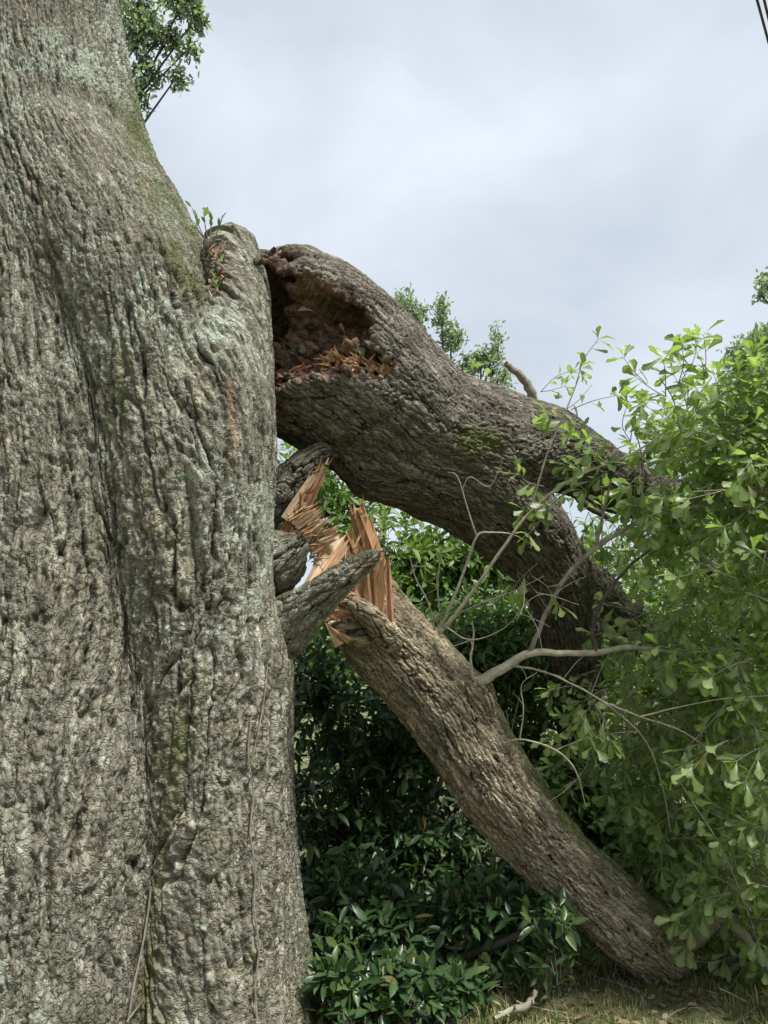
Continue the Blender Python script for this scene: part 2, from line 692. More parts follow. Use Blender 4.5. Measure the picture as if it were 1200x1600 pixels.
M_OAKLEAF = leaf_material("oak_leaf", [(0.0, (0.096, 0.140, 0.044)), (0.45, (0.170, 0.220, 0.078)), (0.85, (0.240, 0.285, 0.120)), (0.97, (0.27, 0.31, 0.155)), (1.0, (0.24, 0.19, 0.08))], 0.40, 0.5, 0.47, 1.3)
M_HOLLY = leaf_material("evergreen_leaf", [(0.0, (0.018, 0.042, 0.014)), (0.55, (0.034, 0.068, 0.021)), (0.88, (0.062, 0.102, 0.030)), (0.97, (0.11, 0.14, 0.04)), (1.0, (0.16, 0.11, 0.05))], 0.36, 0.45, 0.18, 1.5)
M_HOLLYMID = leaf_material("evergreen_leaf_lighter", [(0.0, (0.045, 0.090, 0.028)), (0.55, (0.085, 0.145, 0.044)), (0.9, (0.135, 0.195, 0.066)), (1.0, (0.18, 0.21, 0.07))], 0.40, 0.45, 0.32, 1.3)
M_MIDLEAF = leaf_material("mid_green_leaf", [(0.0, (0.06, 0.115, 0.03)), (0.5, (0.12, 0.185, 0.045)), (1.0, (0.23, 0.28, 0.08))], 0.45, 0.45, 0.35, 1.2)
M_FARLEAF = leaf_material("far_leaf", [(0.0, (0.15, 0.185, 0.145)), (0.5, (0.20, 0.24, 0.185)), (1.0, (0.26, 0.30, 0.23))], 0.5, 0.4, 0.5, 1.1)  # haze and flare put into the colour: greens paled and greyed for distance
M_DEADLEAF = leaf_material("dead_leaf", [(0.0, (0.12, 0.08, 0.045)), (0.5, (0.22, 0.16, 0.09)), (1.0, (0.34, 0.27, 0.17))], 0.7, 0.3, 0.2, 1.0)


# ------------------------------------------------------------------ leaves
def leaf_template(profile, curl, fold, bend, seed):
    rr = random.Random(seed)
    V, rib = [], []
    for t, wl_, wr_ in profile:
        z = -curl * t * t + rr.uniform(-0.012, 0.012)
        x0 = bend * t * t
        V.append((x0 - wl_, t - 0.04 * wl_, z + fold * wl_ + rr.uniform(-0.015, 0.015)))
        V.append((x0, t, z))
        V.append((x0 + wr_, t - 0.04 * wr_, z + fold * wr_ + rr.uniform(-0.015, 0.015)))
        rib += [0, 1, 0]
    f = []
    for i in range(len(profile) - 1):
        a = 3 * i
        f += [(a, a + 1, a + 4, a + 3), (a + 1, a + 2, a + 5, a + 4)]
    return np.array(V, np.float32), np.array(f, np.int32), np.array(rib, np.float32)


def oak_profile(rr):
    a, b = rr.uniform(0.85, 1.15), rr.uniform(0.85, 1.15)
    base = [(0.0, .008), (0.16, .018), (0.40, .085), (0.58, .13), (0.72, .205), (0.82, .245), (0.90, .168), (0.955, .15), (1.0, .04)]
    return [(t, w * a * rr.uniform(.92, 1.08), w * b * rr.uniform(.92, 1.08)) for t, w in base]


def laurel_profile(rr):
    a = rr.uniform(0.85, 1.15)
    base = [(0.0, .008), (0.10, .015), (0.27, .125), (0.50, .175), (0.74, .135), (0.90, .06), (1.0, .004)]
    return [(t, w * a, w * a * rr.uniform(.93, 1.07)) for t, w in base]


def small_profile(rr):
    base = [(0.0, .02), (0.30, .22), (0.65, .24), (1.0, .02)]
    return [(t, w, w) for t, w in base]


def templates(prof, n, curl=(0.05, 0.35), fold=(0.15, 0.5)):
    out = []
    for k in range(n):
        rr = random.Random(100 + k)
        out.append(leaf_template(prof(rr), rr.uniform(*curl), rr.uniform(*fold), rr.uniform(-.12, .12), k))
    return out


T_OAK = templates(oak_profile, 12, (-0.08, 0.45), (-0.05, 0.6))
T_LAUREL = templates(laurel_profile, 10, (-0.05, 0.38), (0.05, 0.65))
T_SMALL = templates(small_profile, 4, (0.0, 0.3), (0.1, 0.4))
_leaf_me = {}


def leaf_meshes(key, tmpl, mat):
    if key not in _leaf_me:
        _leaf_me[key] = []
        for v, f, rib in tmpl:
            me = new_mesh("leaf", v, f, {"rib": rib})
            me.materials.append(mat)
            _leaf_me[key].append(me)
    return _leaf_me[key]


class Leaves:
    """collects leaf placements: position, direction, face normal, size"""

    def __init__(self):
        self.p, self.d, self.n, self.s = [], [], [], []

    def add(self, p, d, n, s):
        self.p.append(p)
        self.d.append(d)
        self.n.append(n)
        self.s.append(s)

    def frames(self):
        p = np.array(self.p)
        y = np.array(self.d)
        y /= np.linalg.norm(y, axis=1)[:, None] + 1e-9
        n = np.array(self.n)
        n = n - y * (n * y).sum(1)[:, None]
        n /= np.linalg.norm(n, axis=1)[:, None] + 1e-9
        x = np.cross(y, n)
        s = np.array(self.s)
        return p, np.stack([x, y, n], 2) * s[:, None, None], s

    def build(self, root, key, tmpl, mat, pick=300, cell=30, foliage_name="foliage", min_px=10):
        if not self.p:
            return
        p, R, s = self.frames()
        n = len(p)
        var = RNG.integers(0, len(tmpl), n)
        chosen = np.zeros(n, bool)
        if pick:
            mid = p + R[:, :, 1] * 0.5
            px, py, d = project(mid)
            ok = (px > 2) & (px < 1198) & (py > 2) & (py < 1598) & (s * F / d > min_px) & (mid[:, 1] > 0.5)
            order = np.argsort(d)
            taken = {}
            rank = np.full(n, 99)
            for i in order:
                if not ok[i]:
                    continue
                kx = (int(px[i] // cell), int(py[i] // cell))
                c = taken.get(kx, 0)
                rank[i] = c
                taken[kx] = c + 1
            cand = sorted([i for i in range(n) if ok[i]], key=lambda i: (min(rank[i], 3), -s[i] / d[i]))
            chosen[cand[:pick]] = True
        meshes = leaf_meshes(key, tmpl, mat)
        L = np.array(root.location)
        for i in np.nonzero(chosen)[0]:
            o = bpy.data.objects.new("leaf", meshes[var[i]])
            COL.objects.link(o)
            o.parent = root
            M = np.eye(4)
            M[:3, :3] = R[i]
            M[:3, 3] = p[i] - L
            o.matrix_local = Matrix(M.tolist())
        V, Fc, rb, lr, base = [], [], [], [], 0
        rnd = RNG.random(n)
        for k, (tv, tf, rib) in enumerate(tmpl):
            ii = np.nonzero((~chosen) & (var == k))[0]
            if not len(ii):
                continue
            v = np.einsum('nij,mj->nmi', R[ii], tv) + p[ii][:, None]
            V.append(v.reshape(-1, 3))
            f = tf[None] + (np.arange(len(ii)) * len(tv))[:, None, None] + base
            Fc.append(f.reshape(-1, 4))
            rb.append(np.tile(rib, len(ii)))
            lr.append(np.repeat(rnd[ii], len(tv)))
            base += len(ii) * len(tv)
        if V:
            me = new_mesh(foliage_name, np.vstack(V), np.vstack(Fc), {"rib": np.concatenate(rb), "leaf_rand": np.concatenate(lr)})
            link(foliage_name, me, mat, root, "stuff")


def unit(v):
    return v / (np.linalg.norm(v) + 1e-9)


def rdir():
    return unit(RNG.normal(size=3))


UP = np.array([0, 0, 1.0])


def leafy_twig(leaves, twigs, a, b, size, kind="oak", r=0.003, sag=0.05, bare=0.35, step=0.05):
    """a twig from a to b; oak: leaves gathered at the end, laurel: leaves in two rows all along"""
    a, b = np.array(a, float), np.array(b, float)
    ln = np.linalg.norm(b - a)
    m = (a + b) / 2 + UP * sag * ln + RNG.normal(size=3) * 0.06 * ln
    c = chain([list(a) + [r], list(m) + [r * .75], list(b) + [r * .45]], 4)
    twigs.append(c)
    p = c[:, :3]
    t, nn, bb, s = frames(c)
    tot = s[-1]
    pos = bare * tot
    k = 0
    phase = RNG.uniform(0, 6.28)
    while pos < tot:
        i = min(len(s) - 2, np.searchsorted(s, pos, 'right') - 1)
        w = (pos - s[i]) / max(1e-9, s[i + 1] - s[i])
        q = p[i] * (1 - w) + p[i + 1] * w
        td = t[i]
        th = phase + k * (2.4 if kind == "oak" else 3.14159 + RNG.normal() * .35)
        rad = np.cos(th) * nn[i] + np.sin(th) * bb[i]
        if kind == "oak":
            d = unit(td * RNG.uniform(.25, .9) + rad * RNG.uniform(.6, 1.0) + UP * RNG.uniform(-.7, .15))
            n = unit(UP * RNG.uniform(.2, 1.0) + rdir() * .75 + np.array([0, -.35, 0]))
            leaves.add(q, d, n, size * RNG.uniform(.45, 1.15))
        else:
            d = unit(td * RNG.uniform(.35, .9) + rad * .85 + UP * RNG.uniform(-.45, .2))
            n = unit(UP * .9 + rdir() * .5 + np.array([0, -.25, 0]))
            leaves.add(q, d, n, size * RNG.uniform(.45, 1.1))
        pos += step * RNG.uniform(.6, 1.3)
        k += 1
    nt = RNG.integers(4, 8) if kind == "oak" else 3
    for j in range(nt):
        th = phase + j * 6.283 / nt + RNG.normal() * .2
        rad = np.cos(th) * nn[-1] + np.sin(th) * bb[-1]
        d = unit(t[-1] * RNG.uniform(.3, 1.0) + rad * .8 + UP * RNG.uniform(-.45, .1))
        n = unit(UP * .8 + rdir() * .6 + np.array([0, -.3, 0]))
        leaves.add(p[-1], d, n, size * RNG.uniform(.7, 1.15))


# ------------------------------------------------------------------ the ground
def ground_h(x, y):
    q = np.stack([x * .5, y * .5, 0 * x], 1)
    return 0.05 * fbm(q, 3, 5) * np.clip((np.hypot(x, y) - 1) / 3, 0, 1)


gx = np.concatenate([-np.geomspace(600, 6, 26), np.linspace(-5.5, 5.5, 111), np.geomspace(6, 600, 26)])
gy = np.concatenate([-np.geomspace(600, 2, 20), np.linspace(-1.5, 9, 120), np.geomspace(9.3, 900, 34)])
GX, GY = np.meshgrid(gx, gy, indexing='ij')
gz = ground_h(GX.ravel(), GY.ravel())
gv = np.stack([GX.ravel(), GY.ravel(), gz], 1)
ni, nj = len(gx), len(gy)
ii, jj = np.meshgrid(np.arange(ni - 1), np.arange(nj - 1), indexing='ij')
gf = np.stack([ii * nj + jj, (ii + 1) * nj + jj, (ii + 1) * nj + jj + 1, ii * nj + jj + 1], -1).reshape(-1, 4)
m, N, L, B = nodes_of("lawn_soil")
tc = N.new("ShaderNodeTexCoord").outputs["Object"]
g1 = noise(N, L, tc, 1.6, 5, 0.6)
g2 = noise(N, L, tc, 55, 6, 0.75)
g3 = noise(N, L, tc, 9, 4, 0.6)
thatch = ramp(N, L, g2, [(0.3, (0.10, 0.075, 0.045)), (0.5, (0.24, 0.19, 0.11)), (0.72, (0.40, 0.33, 0.20))])
green = ramp(N, L, g2, [(0.3, (0.05, 0.075, 0.02)), (0.7, (0.17, 0.20, 0.07))])
col = mix(N, L, ramp(N, L, math_n(N, L, 'ADD', math_n(N, L, 'MULTIPLY', g1, .6), math_n(N, L, 'MULTIPLY', g3, .4)), [(0.36, 0.0), (0.56, 1.0)]), thatch, green)
L.new(col, B.inputs["Base Color"])
B.inputs["Roughness"].default_value = 0.95
bp = N.new("ShaderNodeBump")
bp.inputs["Strength"].default_value = 1.0
bp.inputs["Distance"].default_value = 0.02
L.new(g2, bp.inputs["Height"])
L.new(bp.outputs["Normal"], B.inputs["Normal"])
o = link("ground", new_mesh("ground", gv, gf), m)
o["kind"] = "structure"

# ------------------------------------------------------------------ the standing oak
oak = thing("oak_tree", "huge standing oak trunk with lichen-flecked furrowed bark and a torn side", "tree", (-1.15, 3.6, 0))

stem = chain([(-1.22, 3.75, -.25, .92), (-1.24, 3.75, .2, .84), (-1.26, 3.75, .8, .79), (-1.24, 3.75, 1.6, .75), (-1.27, 3.74, 2.2, .72), (-1.37, 3.71, 2.7, .68),
              (-1.475, 3.68, 3.2, .655), (-1.60, 3.68, 3.5, .615), (-1.80, 3.70, 4.0, .56), (-1.97, 3.73, 4.7, .52), (-2.14, 3.76, 5.7, .49)], 4)
lobe = chain([(-.72, 3.30, .9, .22), (-.77, 3.24, 1.6, .285), (-.80, 3.22, 2.2, .315), (-.775, 3.24, 2.6, .275), (-.71, 3.32, 2.95, .175), (-.685, 3.38, 3.2, .128), (-.725, 3.43, 3.44, .105)], 4)
left_lobe = chain([(-1.40, 3.14, -.25, .52), (-1.37, 3.18, .4, .47), (-1.33, 3.22, 1.2, .44), (-1.43, 3.24, 2.0, .385), (-1.52, 3.26, 2.7, .37), (-1.72, 3.36, 3.4, .35), (-1.92, 3.45, 4.1, .34)], 4)
shoulder = chain([(-1.50, 3.40, 3.75, .33), (-1.27, 3.26, 3.30, .34), (-1.08, 3.22, 2.95, .31), (-.96, 3.22, 2.55, .27), (-.90, 3.24, 2.1, .24)], 4)
right_root = chain([(-.60, 3.14, -.25, .29), (-.63, 3.17, .3, .225), (-.655, 3.21, .9, .225), (-.72, 3.26, 1.5, .26)], 4)
far_left = chain([(-1.98, 3.2, -.25, .4), (-1.93, 3.25, 1.0, .30), (-1.93, 3.35, 2.2, .30)], 4)
oak_chains = [stem, lobe, left_lobe, right_root, far_left, shoulder]
def oak_bark(v, n):
    q = bark_coords(v, [stem], rref=0.8)          # the grain follows the stem's own axis
    z0 = 0 * v[:, 2]
    ax = np.array([np.interp(v[:, 2], stem[:, 2], stem[:, k]) for k in (0, 1)])
    th = np.arctan2(v[:, 0] - ax[0], -(v[:, 1] - ax[1]))                            # seam at the back
    qq = np.stack([0.8 * th, z0, v[:, 2]], 1).astype(np.float32)
    qq[:, 0] += 0.05 * fbm(v * (1.9, 1.9, 1.2) + 5, 2, 21)
    w2 = np.stack([vnoise(qq * (10, 10, 5), 31) + .5 * vnoise(qq * (22, 22, 11), 32), z0, z0], 1)
    qq = qq + w2 * (0.010, 0.0, 0.0)
    rag = np.stack([vnoise(qq * (60, 60, 34), 34), vnoise(qq * (60, 60, 34) + 4, 35), vnoise(qq * 40 + 8, 36)], 1) * (0.0050, 0.0, 0.008)
    qr = qq + rag
    rough = sstep(4.4, 2.2, v[:, 2] + 0.5 * fbm(v * 1.3, 2, 37)) * 0.5 + 0.5        # shallower, scalier bark higher up
    la = np.abs(vnoise(qr / (0.047, 0.047, 0.55), 41) + .25 * vnoise(qr / (.03, .03, .20), 42))
    lc = sstep(0.0, 0.17, la)
    lc = 1 - (1 - lc) * sstep(-.75, .05, fbm(v * (2.6, 2.6, 1.2), 2, 43))                      # deep furrows come and go
    l2 = sstep(0.0, 0.26, np.abs(vnoise(qr / (0.026, 0.026, 0.30), 46) + .3 * vnoise(qr / (.013, .013, .09), 47)))
    f1, f2, cid = cellular(qr / (0.027, 0.027, 0.075), 1)
    plate = sstep(0.0, 0.16, f2 - f1)
    g1, g2, gid = cellular(qr / (0.0135, 0.0135, 0.026), 2)
    small = sstep(0.0, 0.30, g2 - g1)
    px, py, dd = project(v)
    flank = sstep(345, 400, px) * sstep(1150, 850, py)                             # younger, finer bark on the torn side
    sc = 1 - .65 * flank
    h = ((0.024 * lc + 0.004 * (cid - .5)) * rough * sc + 0.017 * l2 * (.55 + .45 * rough) * (1 - .35 * flank) + (0.006 * plate + 0.0035 * small + 0.0075 * (gid - .5)) * sc
         + 0.003 * fbm(qq / (0.06, 0.06, 0.5), 2, 44))
    flat = sstep(.30, .70, np.abs(n[:, 2]))
    h = h * (1 - .8 * flat) + flat * (.014 * fbm(v * 26, 3, 50) + .006)
    wig = 7 * vnoise(np.stack([z0, z0, v[:, 2] * 9], 1), 48)
    for x0, x1, ya, yb, w_, dp in ((292, 312, 700, 930, 8, .05), (200, 172, 900, 1180, 6, .035), (345, 352, 560, 880, 6, .03), (80, 62, 1180, 1500, 6, .03)):
        xc = x0 + (x1 - x0) * (py - ya) / (yb - ya) + wig
        h -= dp * np.exp(-((px - xc) / w_) ** 2) * sstep(ya, ya + 70, py) * sstep(yb, yb - 70, py)
    crest = np.clip(0.42 * lc + 0.32 * l2 + 0.14 * plate + 0.08 * small + 0.14 * (gid - .3), 0, 1)
    scar = np.exp(-((px - (360 - (py - 600) * .03) - .6 * wig) / 6.0) ** 2) * sstep(575, 620, py) * sstep(830, 760, py) * sstep(-.3, .3, fbm(v * (14, 14, 7), 2, 49))
    br = 0.75 + 0.7 * fbm(v * 6, 3, 45)
    mo = np.exp(-((px - (208 + (py - 200) * .37)) / 42.0) ** 2) * sstep(60, 200, py) * sstep(560, 430, py) * .98
    mo = np.maximum(mo, .50 * np.exp(-((px - (195 + (py - 480) * .02)) / 26.0) ** 2) * sstep(420, 520, py) * sstep(780, 620, py))
    mo = np.maximum(mo, .72 * np.exp(-((px - (298 - (py - 1050) * .13)) / 34.0) ** 2) * sstep(950, 1150, py))
    mo = np.maximum(mo, 0.50 * sstep(380, 470, px) * sstep(1150, 1500, py))
    mo = np.maximum(mo, 0.36 * sstep(1300, 1650, py))
    mo = np.maximum(mo, 0.45 * sstep(0.3, 0.8, n[:, 2]))
    lich = 0.55 * sstep(1.0, 4.3, v[:, 2]) + 0.75 * fbm(v * 1.9, 3, 51) + 0.05 - .5 * sstep(300, 340, px) * sstep(480, 420, py)
    return v + n * h[:, None], {"bark_co": q, "bark_h": crest, "moss": mo * br, "lichen": lich, "wood": .42 * scar}


def in_front(v, f):
    c = v[f].mean(1)
    nn = np.cross(v[f[:, 2]] - v[f[:, 0]], v[f[:, 3]] - v[f[:, 1]])
    nn /= np.linalg.norm(nn, axis=1)[:, None] + 1e-12
    e = np.array([0, 0, CAMZ]) - c
    e /= np.linalg.norm(e, axis=1)[:, None]
    return (nn * e).sum(1) > -0.35


nv, nf, nn_ = build_solid(oak_chains, 0.0235, 0.085, 2, lump=0.020, lump_scale=2.0, zmin=-0.2, seed=3, part=in_front)
bv_, bf, bn_ = build_solid(oak_chains, 0.045, 0.085, 1, lump=0.020, lump_scale=2.0, zmin=-0.2, seed=3, part=lambda v, f: ~in_front(v, f))
v2, at1 = oak_bark(nv, nn_)
v3, at2 = oak_bark(bv_, bn_)
TRUNK_V = v2[::2]
me = new_mesh("trunk", np.vstack([v2, v3]), np.vstack([nf, bf + len(v2)]), {k: np.concatenate([at1[k], at2[k]]) for k in at1})
link("trunk", me, M_OAK, oak)


def bark_limb(name, chains, h, k, levels, mat, parent, amp=1.0, cell=(0.018, 0.018, 0.085), carve=None, lump=0.02, lump_scale=4.0, mossf=None,
              woodw=0.02, soff=None, seed=0, rref=None, woodf=None, lichen=0.3, kc=0.03):
    v, f, n = build_solid(chains, h, k, levels, carve=carve, lump=lump, lump_scale=lump_scale, seed=seed, kc=kc)
    q = bark_coords(v, chains, rref, soff)
    w = np.stack([fbm(v * 4 + 3, 2, seed + 1), fbm(v * 4 + 7, 2, seed + 2), 0 * v[:, 0]], 1)
    c = np.array(cell)
    qq = q + 0.014 * w
    qq = qq + np.stack([vnoise(qq / (2.2 * c), seed + 3), vnoise(qq / (2.2 * c) + 9, seed + 4), vnoise(qq / (2.2 * c) + 4, seed + 6)], 1) * c * (.55, .55, .3)
    qq = qq + np.stack([vnoise(qq * 60, seed + 11), vnoise(qq * 60 + 4, seed + 12), 0 * v[:, 0]], 1) * .004
    a1, a2, cid = cellular(qq / c, seed + 5)
    plate = sstep(0.0, 0.20, a2 - a1)
    lc = sstep(0, 0.12, np.abs(vnoise(qq / (2.4 * c[0], 2.4 * c[0], 5.0 * c[2]), seed + 8)))
    hh = amp * (0.010 * plate + 0.007 * lc + 0.004 * (cid - .5) + 0.006 * fbm(qq / (0.03, 0.03, 0.05), 3, seed + 7))
    wood = np.zeros(len(v), np.float32)
    if carve:
        _, cw = solid_sdf(v, chains, k, carve, kc)
        wood = sstep(woodw * 1.6, woodw * .6, cw + 0.012 * vnoise(v * 40, 77))
        fib = 0.014 * fbm(q / (0.016, 0.016, 0.18), 3, seed + 9) + 0.028 * np.abs(fbm(v * 16, 3, seed + 10))
        hh = hh * (1 - wood) + fib * wood
    if woodf is not None:
        wood = np.maximum(wood, woodf(v))
    crest = np.clip(0.6 * plate + 0.45 * lc, 0, 1)
    mo = sstep(0.45, 0.95, n[:, 2]) * 0.7 if mossf is None else mossf(v, n)
    me = new_mesh(name, v + n * hh[:, None], f, {"bark_co": q, "bark_h": crest, "moss": mo * (1 - wood), "lichen": np.full(len(v), lichen), "wood": wood})
    return link(name, me, mat, parent)


# torn stub still on the trunk, bark outside, pointing up and right
stub = pxchain([(440, 985, 3.38, 44), (472, 956, 3.32, 31), (512, 921, 3.27, 22), (550, 892, 3.24, 17), (580, 870, 3.22, 9), (594, 859, 3.215, 1.5)], 5)
stub_b = pxchain([(424, 880, 3.48, 50), (444, 868, 3.44, 32), (462, 855, 3.41, 17), (478, 842, 3.40, 4)], 4)
bark_limb("torn_stub", [stub, stub_b], 0.016, 0.03, 2, M_OAK, oak, amp=0.9, cell=(0.02, 0.02, 0.10), lump=0.02, lump_scale=9,
          mossf=lambda v, n: 0.35 * sstep(0.2, 0.9, n[:, 2]) + 0.15, seed=200, lichen=0.35)
# dark curled slab of bark above it
slab = pxchain([(430, 790, 3.62, 26), (452, 755, 3.62, 27), (480, 722, 3.62, 20), (502, 706, 3.63, 11), (520, 705, 3.64, 2)], 5)
bark_limb("bark_slab", [slab], 0.014, 0.02, 2, M_LIMB, oak, amp=0.8, lump=0.02, lump_scale=9, seed=230, lichen=-0.5,
          mossf=lambda v, n: 0 * v[:, 0])

# ------------------------------------------------------------------ the fallen upper limb
upper = thing("hollow_limb", "thick hollow limb snapped off high up and forking down into the leaves", "fallen limb", P(640, 670, 4.1))
u_main = pxchain([(425, 520, 3.84, 124), (475, 540, 3.88, 138), (545, 588, 3.97, 132), (635, 668, 4.10, 114), (720, 700, 4.24, 104), (790, 700, 4.36, 84),
                  (860, 703, 4.52, 62), (940, 742, 4.78, 44), (1040, 785, 5.15, 34), (1180, 835, 5.7, 24)], 4)
u_fork = pxchain([(660, 702, 4.12, 94), (738, 752, 4.24, 82), (806, 815, 4.38, 66), (856, 885, 4.52, 54), (884, 950, 4.66, 46), (898, 1040, 4.8, 38), (910, 1160, 4.95, 30), (930, 1300, 5.05, 24), (960, 1440, 5.1, 18)], 4)
u_burl = pxchain([(598, 722, 4.0, 62), (635, 730, 4.02, 60), (690, 750, 4.1, 52)], 4)
u_lip = pxchain([(450, 628, 3.72, 30), (520, 606, 3.68, 32), (580, 612, 3.69, 30), (640, 645, 3.78, 30)], 4)
u_c = pxchain([(868, 880, 4.6, 42), (918, 922, 4.72, 34), (965, 962, 4.82, 30), (1008, 1000, 4.95, 23), (1060, 1060, 5.2, 15)], 4)
cav0 = pxchain([(385, 480, 3.40, 100), (450, 490, 3.46, 72), (500, 500, 3.52, 50), (545, 510, 3.60, 34)], 4)      # torn face
cav1 = pxchain([(440, 440, 3.66, 40), (470, 450, 3.72, 36), (490, 462, 3.78, 22)], 4)                                  # rotten pockets
cav2 = pxchain([(510, 488, 3.62, 22), (535, 494, 3.68, 18)], 4)
cav3 = pxchain([(420, 560, 3.52, 40), (490, 556, 3.54, 30), (550, 566, 3.58, 22), (600, 578, 3.66, 13)], 4)
cav4 = pxchain([(400, 618, 3.62, 12), (460, 618, 3.62, 11), (520, 624, 3.62, 5)], 4)
cav5 = pxchain([(340, 500, 3.85, 110), (385, 510, 3.85, 90)], 3)


def ragged(c, a=1.0):
    def fn(p):
        d = seg_sdf(p, c)
        m = np.abs(d) < .12
        q = p[m]
        d[m] += a * (.042 * fbm(q * 11, 3, 71) + .034 * np.abs(vnoise(q * (40, 40, 16), 73)) - .014)
        return d
    return fn


def moss_upper(v, n):
    px, py, d = project(v)
    a = 0.9 * sstep(0.35, 0.9, n[:, 2]) * sstep(520, 570, px) * sstep(760, 640, px)
    b = 1.0 * np.exp(-((px - 745) / 50) ** 2 - ((py - 690) / 26) ** 2)
    c = 0.5 * sstep(0.4, 0.95, n[:, 2])
    return np.maximum(np.maximum(a, b), c)


bark_limb("limb", [u_main, u_fork, u_burl, u_c, u_lip], 0.022, 0.06, 2, M_LIMB, upper, amp=1.0, carve=[ragged(cav0), ragged(cav1, .7), ragged(cav2, .7), ragged(cav3), ragged(cav4, .5), cav5], lump=0.03, lump_scale=5,
          mossf=moss_upper, seed=300, soff=[0, .75, .6, 1.4, .2], lichen=0.35, woodw=0.022, rref=0.3, kc=.012)

# ------------------------------------------------------------------ the lower broken limb leaning on the ground
lower = thing("leaning_limb", "brown broken limb leaning from the torn stub down to the grass", "fallen limb", ground_at(1010, 1500))
foot = ground_at(1035, 1500, 0.0)
l_main = pxchain([(545, 918, 3.74, 56), (590, 985, 3.74, 62), (643, 1040, 3.74, 62), (702, 1112, 3.72, 60), (754, 1192, 3.70, 58), (784, 1240, 3.69, 57), (838, 1308, 3.68, 54), (895, 1366, 3.67, 51),
                  (948, 1416, 3.68, 49), (1000, 1460, 3.70, 50), (1022, 1480, 3.72, 48)], 4)
l_knot = pxchain([(736, 1076, 3.64, 19), (750, 1088, 3.62, 17), (757, 1108, 3.62, 11)], 4)


def cut_lower(p):
    # keep what lies below a slanted broken face; inside of the face = negative
    a = P(575, 935, 3.7).astype(np.float32)
    nrm = unit(P(520, 860, 3.5) - P(600, 980, 3.75)).astype(np.float32)
    return -((p - a) @ nrm) + 0.05 * vnoise(p * 10, 61) + 0.03 * np.abs(vnoise(p * 34, 62))


def moss_lower(v, n):
    px, py, d = project(v)
    e = n[:, 0] * .62 + n[:, 2] * .7
    return 1.15 * sstep(0.50, 0.90, e) * (0.6 + .5 * sstep(1050, 1300, py)) * (.8 + .8 * fbm(v * 7, 2, 63)) + 0.5 * sstep(980, 1040, px)


bark_limb("limb", [l_main, l_knot], 0.019, 0.035, 2, M_LOWER, lower, amp=1.25, cell=(0.0155, 0.0155, 0.125), carve=[cut_lower], lump=0.022, lump_scale=4.5,
          mossf=moss_lower, seed=400, lichen=0.2, woodw=0.012)


# ------------------------------------------------------------------ splinters and torn slabs of wood
def splinter(parent, p0, p1, w0, w1, th, mat, name="splinter", face=(0, -1, 0), teeth=4, curve=0.0, jag=0.25, seed=0, tipk=0.15):
    """a torn slab: width w0 -> w1 across, thickness th, ragged end at p1"""
    rr = random.Random(seed)
    p0, p1 = np.array(p0), np.array(p1)
    ax = p1 - p0
    ln = np.linalg.norm(ax)
    ax = ax / ln
    fn = np.array(face, float)
    fn = unit(fn - ax * fn.dot(ax))
    sd = np.cross(ax, fn)
    cols = teeth * 2 + 1
    rows = 6
    V, G = [], []
    ends = [1 + (rr.uniform(-jag, 0.0) if k % 2 else rr.uniform(-.3 * jag, jag)) * (.6 if 0 < k < cols - 1 else 1.0) for k in range(cols)]
    rip = [rr.uniform(-1, 1) for _ in range(cols)]
    for lay in (0, 1):
        for i in range(rows):
            t = i / (rows - 1)
            w = w0 + (w1 - w0) * t
            for k in range(cols):
                s = k / (cols - 1) - .5
                l_ = ln * t * ends[k] if i else ln * (-0.02 + .03 * rr.random())
                thk = th * (1 - (1 - tipk) * t ** 1.5)
                z = (thk * (.5 + .42 * rip[k] * (.6 + .8 * t)) * (1 - (2 * abs(s)) ** 3 * .7)) * (1 if lay == 0 else -1) + curve * ln * t * t
                z += rr.uniform(-.06, .06) * th
                V.append(p0 + ax * l_ + sd * (s * w + rr.uniform(-.02, .02) * w) + fn * z)
                G.append((s * w + seed * .37, z + lay * .3, l_))
    fcs = []
    o_ = rows * cols
    for i in range(rows - 1):
        for k in range(cols - 1):
            a = i * cols + k
            fcs.append((a, a + 1, a + cols + 1, a + cols))
            fcs.append((o_ + a, o_ + a + cols, o_ + a + cols + 1, o_ + a + 1))
    for i in range(rows - 1):
        for k in (0, cols - 1):
            a = i * cols + k
            q_ = (a, a + cols, o_ + a + cols, o_ + a)
            fcs.append(q_ if k == 0 else q_[::-1])
    for i in (0, rows - 1):
        for k in range(cols - 1):
            a = i * cols + k
            q_ = (a, o_ + a, o_ + a + 1, a + 1)
            fcs.append(q_ if i == 0 else q_[::-1])
    me = new_mesh(name, np.array(V), fcs, {"grain": np.array(G)}, smooth=False)
    return link(name, me, mat, parent)


def fibres(parent, spots, n, mats, d, ln=(14, 34), w=(2, 4), seed=0, dirpx=(0, -1), spread=.5):
    """many thin torn fibres sticking out of a broken face"""
    for k in range(n):
        x, y = spots[k % len(spots)]
        a = (x + random.uniform(-9, 9), y + random.uniform(-7, 7))
        l_ = random.uniform(*ln)
        b = (a[0] + l_ * (dirpx[0] + random.uniform(-spread, spread)), a[1] + l_ * (dirpx[1] + random.uniform(-spread, spread)))
        spx(parent, a, b, random.uniform(*w), .8, random.choice(mats), d, d + random.uniform(-.05, .02), .006, seed + k, teeth=1, curve=random.uniform(-.3, .3))


def spx(parent, a, b, w0, w1, mat, d0, d1=None, th=0.02, seed=0, **kw):
    d1 = d0 if d1 is None else d1
    return splinter(parent, P(a[0], a[1], d0), P(b[0], b[1], d1), w0 * d0 / F, w1 * d1 / F, th, mat, seed=seed, **kw)


